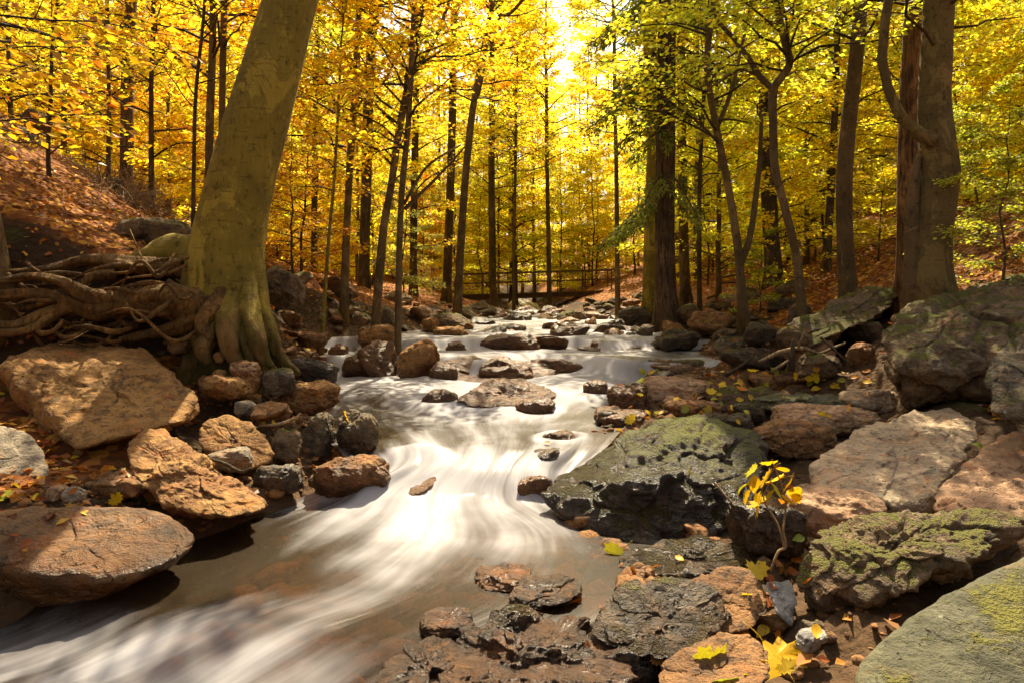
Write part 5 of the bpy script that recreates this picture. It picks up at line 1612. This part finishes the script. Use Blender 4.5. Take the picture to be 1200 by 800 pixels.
def plant(meshes, name, label, cat, group, x, y, sc, rz, color):
    root = thing(name, label, cat, (x, y, gz1(x, y)), group)
    root.rotation_euler = (0, 0, rz)
    root.scale = (sc, sc, sc)
    for nm, me in zip(('trunk', 'limbs', 'crown'), meshes):
        c = link(nm, me, root)
        if nm == 'crown':
            c.color = color
    return root


WOODS = [('slender gold and rust leaved tree among many in the wood above the left slope', 'trees of the left slope wood', -1e9, 430),
         ('golden leaved tree among many in the wood behind the footbridge', 'trees behind the footbridge', 430, 760),
         ('yellow green leaved tree among many in the wood behind the right bank', 'trees of the right bank wood', 760, 1e9)]
rw = np.random.default_rng(2024)
spots = []


def free(x, y, mind):
    for (a, b) in spots:
        if (a - x) ** 2 + (b - y) ** 2 < mind * mind:
            return False
    return True


def woods(n, y0, y1, mind, kinds, scl, tries=4000):
    c = 0
    for _ in range(tries):
        if c >= n:
            return
        y = y0 + (y1 - y0) * rw.random() ** .9
        x = rw.uniform(-1, 1) * (.80 * y + 2)
        e0, e1 = edges(y)
        gap = 1.2 if y < 38 else -3
        if e0[0] - gap < x < e1[0] + gap or not free(x, y, mind):
            continue
        spots.append((x, y))
        px = CX + F * x / y
        if y < 34.5 and 462 < px < 770 or y < 24 and x < -3 and px > 90 and rw.random() < .5:
            spots.pop()
            continue
        for lb, gr, a, b in WOODS:
            if a <= px < b:
                plant(kinds[int(rw.integers(len(kinds)))], 'woodland_tree', lb, 'tree', gr, x, y, scl * rw.uniform(.85, 1.2), rw.uniform(0, 6.28), tree_color(x, y, rw))
        c += 1


woods(26, 17, 30, 2.3, KINDS[2:], .85)
woods(46, 30, 52, 2.6, KINDS, 1.0)
for px, y, k_, sc in [(600, 46, 1, 1.15), (572, 52, 0, 1.2), (690, 44, 0, 1.0), (612, 70, 3, 1.5), (700, 60, 1, 1.3), (560, 62, 1, 1.3), (585, 41, 2, 1.0)]:
    x = (px - CX) / F * y
    spots.append((x, y))
    plant(KINDS[k_], 'woodland_tree', WOODS[1][0], 'tree', WOODS[1][1], x, y, sc, rw.uniform(0, 6.28), tree_color(x, y, rw))
woods(42, 50, 82, 3.0, KINDS, 1.15)

# saplings of the undergrowth
UND = [('thin gold leaved sapling in the undergrowth of the left slope', 'saplings of the left slope', -1e9, 430), ('golden sapling in the undergrowth near the footbridge', 'saplings near the footbridge', 430, 770),
       ('yellow green sapling in the undergrowth of the right bank', 'saplings of the right bank', 770, 1e9)]
c = 0
for _ in range(3000):
    if c >= 150:
        break
    y = 12.5 + 36 * rw.random()
    x = rw.uniform(-1, 1) * (.78 * y + 1)
    e0, e1 = edges(y)
    if e0[0] - 1.2 < x < e1[0] + 1.2 or not free(x, y, 1.2):
        continue
    px = CX + F * x / y
    if px < 270 and y < 24 or 380 < px < 760 and y < 20 and rw.random() < .7 or y < 36 and 440 < px < 790:
        continue
    spots.append((x, y))
    for lb, gr, a, b in UND:
        if a <= px < b:
            plant(SMALL[int(rw.integers(3))], 'sapling', lb, 'sapling', gr, x, y, rw.uniform(.8, 1.2) * (1 + max(0, y - 20) / 40), rw.uniform(0, 6.28), tree_color(x, y, rw))
    c += 1

# saplings one can point at
for lb, px, d, k_, sc, col in [('bushy pale green gold sapling at the left end of the footbridge', 508, 28, 1, .7, (.55, .50, .10, 1)), ('pale green leaved sapling left of the footbridge among dark trunks', 476, 20, 0, .7, (.50, .50, .12, 1)),
                               ('low leafy shrub at the foot of the dark trunk behind the S shaped tree', 892, 12.5, 1, .42, (.42, .46, .05, 1)), ('yellow green shrub spilling down the slope at the right edge', 1178, 7.6, 1, .55, (.48, .48, .05, 1)),
                               ('leafy shrub on the slope behind the thick right beech', 1150, 9.5, 1, .6, (.45, .47, .05, 1)), ('gold shrub between the straight brown trunk and the rough barked trunk', 1030, 12, 1, .55, (.6, .45, .04, 1)),
                               ('dark twiggy bush right of the leaning beech', 342, 12.5, 2, .55, (.60, .30, .03, 1)), ('orange beech sapling right of the leaning beech above the mossy hump', 356, 14.5, 0, .9, (.62, .33, .03, 1))]:
    x = (px - CX) / F * d
    plant(SMALL[k_], 'sapling', lb, 'sapling', None, x, d, sc, rw.uniform(0, 6.28), col)


# --- the near bough hanging in at the top left, from a beech just outside the frame
def near_bough():
    base = np.array([-5.6, 4.9, 1.6])
    P = catmull([base, base + (.1, .1, 2), base + (.25, .1, 4.2), base + (.3, .3, 8)], 24)
    R = np.linspace(.13, .03, 24)
    root = thing('beech_tree', 'beech standing outside the left edge whose low leafy bough hangs into the top left corner', 'tree', base + (0, 0, .1))
    off = -np.array(root.location)
    link('trunk', trunk_mesh(P - (0, 0, .1), R, 33, M['brownbark'], 12, .5), root, off)
    limbs, leaves = MB(), MB()
    rng = np.random.default_rng(9)
    for z, az, L, el_, n in [(2.55, .0, 2.5, .12, 130), (2.9, -.12, 2.7, .10, 150), (3.3, .10, 2.9, .05, 150), (3.5, -.3, 2.5, .1, 110), (2.75, .35, 2.6, .1, 90)]:
        i = int(np.argmin(np.abs(P[:, 2] - z)))
        spray(limbs, leaves, rng, P[i], az, el_, L, .018, int(n * .85), .095, droop=.10, width=.42, twigs=6, start=.35)
    link('limbs', limbs.mesh('limbs', M['twig']), root, off)
    c = link('crown', leaves.mesh('crown', M['leaf'], smooth=False), root, off)
    c.color = (.62, .33, .025, 1)


near_bough()


# --- the maple sapling among the rocks at the right
def maple_sapling():
    d = 3.5
    base = W(903, 668, d)
    root = thing('maple_sapling', 'little two stemmed maple sapling with yellow leaves among the right rocks', 'sapling', base)
    off = -base
    for pts in ([(903, 668, 2.5), (912, 646, 3.2), (921, 640, 3), (918, 620, 2.6), (921, 590, 2.4), (915, 565, 1.8), (905, 540, 1.2)], [(919, 642, 2.6), (912, 615, 2.2), (897, 590, 2), (896, 578, 1.6), (905, 560, 1.2)]):
        P = catmull(np.array([W(a, b, d - .02 * (668 - b) / 100) for a, b, w in pts]), 24)
        mb = MB()
        tube(mb, P, np.interp(np.linspace(0, len(pts) - 1, 24), np.arange(len(pts)), [w / 2 / F * d for a, b, w in pts]), 7, low=0.0)
        link('stem', mb.mesh('stem', M['deadwood']), root, off)
    rng = np.random.default_rng(3)
    lv = [(893, 578, 34, GOLD, 1), (930, 574, 30, GOLD, 0), (905, 552, 30, GOLD, 1), (884, 556, 24, GOLD, 0), (878, 566, 20, YG, 0), (918, 560, 28, GOLD, 1), (900, 566, 24, YG, 0), (912, 547, 24, GOLD, 0), (922, 588, 22, ORANGE, 0),
          (888, 548, 22, YG, 1), (926, 562, 24, GOLD, 1), (898, 586, 28, GOLD, 1), (908, 572, 22, YG, 1), (882, 574, 20, GOLD, 0), (936, 580, 20, GOLD, 0), (915, 580, 20, GOLD, 0), (903, 540, 18, GOLD, 1)]
    for q, (px, py, s, col, mp) in enumerate(lv):
        lf = link('leaf', (LM if mp else LO)[q % 4], root, W(px, py, d - .05) + off)
        sz = s / F * d
        lf.scale = (sz, sz, sz)
        lf.rotation_euler = (rng.uniform(-1.4, -.3), rng.uniform(-.5, .5), rng.uniform(-2.2, 2.2))
        lf.color = col


maple_sapling()


# --- the footbridge
M['plank'] = plain_mat('weathered_plank', (.085, .055, .03), .8, .4, 30)


def box(mb, a, b, w, h):
    """a beam from a to b, w wide across the run and h high"""
    a, b = np.asarray(a, float), np.asarray(b, float)
    t = (b - a) / np.linalg.norm(b - a)
    up = np.array([0, 0, 1.0]) if abs(t[2]) < .9 else np.array([0, 1.0, 0])
    s_ = np.cross(t, up); s_ /= np.linalg.norm(s_)
    u = np.cross(s_, t)
    V = [p + s_ * i * w / 2 + u * j * h / 2 for p in (a, b) for i, j in ((-1, -1), (1, -1), (1, 1), (-1, 1))]
    mb.add(np.array(V), np.array([[0, 1, 2, 3], [7, 6, 5, 4], [0, 4, 5, 1], [1, 5, 6, 2], [2, 6, 7, 3], [3, 7, 4, 0]]))


def footbridge():
    d = 32.0
    A, B = W(532, 346.5, d), W(718, 341, d)
    root = thing('footbridge', 'dark wooden footbridge with slim railings crossing the stream', 'bridge', (A + B) / 2)
    off = -(A + B) / 2
    yv = np.array([0, 1.0, 0])

    def part(name, fn):
        mb = MB()
        fn(mb)
        link(name, mb.mesh(name, M['plank'], smooth=False), root, off)
    up = np.array([0, 0, 1.0])
    n = 34

    def deck(mb):
        for k in range(n):
            p = A + (B - A) * (k + .5) / n
            box(mb, p - yv * .65, p + yv * .65, (B - A)[0] / n * .9, .06)
    part('deck', deck)
    for s_ in (-1, 1):
        part('beam', lambda mb: box(mb, A + yv * .45 * s_ - up * .13, B + yv * .45 * s_ - up * .13, .12, .2))
        part('handrail', lambda mb: box(mb, A + yv * .6 * s_ + up * .98, B + yv * .6 * s_ + up * .98, .06, .055))
        part('middle_rail', lambda mb: box(mb, A + yv * .6 * s_ + up * .55, B + yv * .6 * s_ + up * .55, .04, .04))
        for k in range(7):
            p = A + (B - A) * (.02 + .96 * k / 6) + yv * .66 * s_
            part('post', lambda mb: box(mb, p - up * .15, p + up * 1.0, .05, .05))
    for p, x in ((A, .15), (B, -.5)):
        part('abutment', lambda mb: box(mb, p + np.array([x, -.7, -.55]), p + np.array([x, .7, -.55]), .5, .65))


footbridge()


# --- dead branches, brushwood, twigs
def sticks(name, label, cat, lines, mat, d_noise=.0):
    mb = MB()
    for ln in lines:
        P = catmull(np.array([W(a, b, c) for a, b, c, w in ln]), 6 * len(ln))
        tube(mb, P, np.interp(np.linspace(0, len(ln) - 1, 6 * len(ln)), np.arange(len(ln)), [w / 2 / F * c for a, b, c, w in ln]), 7, low=0.0)
    return tag(link(name, mb.mesh(name, M[mat])), label, cat)


sticks('dead_branch', 'pale bent dead branch lying across the right bank ledge', 'branch', [[(890, 424, 7.8, 4.5), (915, 412, 7.7, 5), (940, 408, 7.6, 5), (960, 414, 7.6, 4.5), (975, 408, 7.6, 3.5), (990, 402, 7.7, 2.5)], [(935, 409, 7.6, 3), (938, 400, 7.5, 2.5), (941, 392, 7.5, 2)]], 'deadwood')
sticks('dead_branch', 'dark stick leaning from the ledge towards the threaded veil', 'branch', [[(850, 440, 7.9, 5), (866, 430, 7.9, 4), (880, 420, 8.0, 3)]], 'twig')
sticks('dead_branch', 'short pale stick below the bent dead branch', 'branch', [[(905, 434, 7.5, 4), (915, 428, 7.5, 4), (924, 422, 7.6, 3)]], 'deadwood')
sticks('dead_branch', 'dark upright broken stick behind the bent dead branch', 'branch', [[(926, 434, 7.6, 8), (928, 415, 7.6, 6), (930, 398, 7.6, 4)]], 'twig')
sticks('dead_branch', 'dark twig slanting in front of the wedged stone', 'branch', [[(962, 396, 7.5, 3), (980, 412, 7.3, 3), (998, 428, 7.2, 2.5)]], 'twig')
sticks('dead_branch', 'thin bent twig lying behind the orange block', 'branch', [[(240, 536, 4.75, 3), (262, 542, 4.65, 4), (282, 552, 4.6, 4), (294, 548, 4.6, 3)]], 'twig')
sticks('dead_branch', 'pale twig standing between the outcrop and the maple sapling', 'branch', [[(838, 565, 4.1, 2.5), (850, 580, 4.05, 2.2), (866, 595, 4.0, 2)]], 'deadwood')
sticks('dead_branch', 'slim twig lying in the rubble above the flat orange slab', 'branch', [[(304, 499, 5.7, 3), (325, 497, 5.6, 4), (346, 490, 5.6, 4), (352, 484, 5.6, 3)]], 'deadwood')

rb = np.random.default_rng(61)
mb = MB()
for _ in range(420):
    px, d = rb.normal(150, 26), rb.uniform(10.2, 13.2)
    x = (px - CX) / F * d
    z = gz1(x, d)
    p = np.array([x, d, z])
    dv = rb.normal(0, 1, 3); dv[2] = abs(dv[2]) * .8 + .15
    dv /= np.linalg.norm(dv)
    L = rb.uniform(.25, .75)
    q = p + dv * L
    tube(mb, np.array([p, (p + q) / 2 + rb.normal(0, .05, 3), q]), np.array([.008, .006, .002]), 4, cap=False, low=0.0)
tag(link('brushwood', mb.mesh('brushwood', M['deadwood'])), 'heap of dry pale brushwood catching the sun on the left slope', 'brushwood')

# --- the far wood as one mass
mb, mt = MB(), MB()
rf_ = np.random.default_rng(88)
n = 75000
y = rf_.uniform(84, 135, n)
x = rf_.uniform(-1, 1, n) * .82 * y
zg = gz(x, y)
zz = zg + 1 + rf_.random(n) ** .9 * 27
keep = fbm(np.stack([x * .16, y * .05, zz * .28], 1), 3, 5) > (-.35 + np.clip((zz - zg - 14) / 26, 0, 1) * .7)
x, y, zz = x[keep], y[keep], zz[keep]
n = len(x)
az = rf_.uniform(0, 6.28, n)
leaf_quads(mb, np.stack([x, y, zz], 1), np.stack([np.cos(az), np.sin(az), rf_.normal(-.2, .3, n)], 1), np.stack([rf_.normal(0, .5, n), rf_.normal(0, .5, n), np.ones(n)], 1), rf_.uniform(.4, .8, n), rf_.random(n), .36, .1)
o = link('far_wood', mb.mesh('far_wood', M['leaf'], smooth=False))
o.color = (.95, .80, .09, 1)
tag(o, 'far golden wood closing the valley', 'wood', kind='stuff')
for _ in range(150):
    y_ = rf_.uniform(84, 130); x_ = rf_.uniform(-1, 1) * .8 * y_
    z_ = gz1(x_, y_)
    tube(mt, np.array([(x_, y_, z_ - 1), (x_ + rf_.normal(0, .3), y_, z_ + 9), (x_ + rf_.normal(0, .7), y_, z_ + 24)]), np.array([.24, .18, .06]), 6, low=0.0)
o = link('far_trunks', mt.mesh('far_trunks', M['dark']))
tag(o, 'slim dark trunks of the far wood closing the valley', 'wood', kind='stuff')
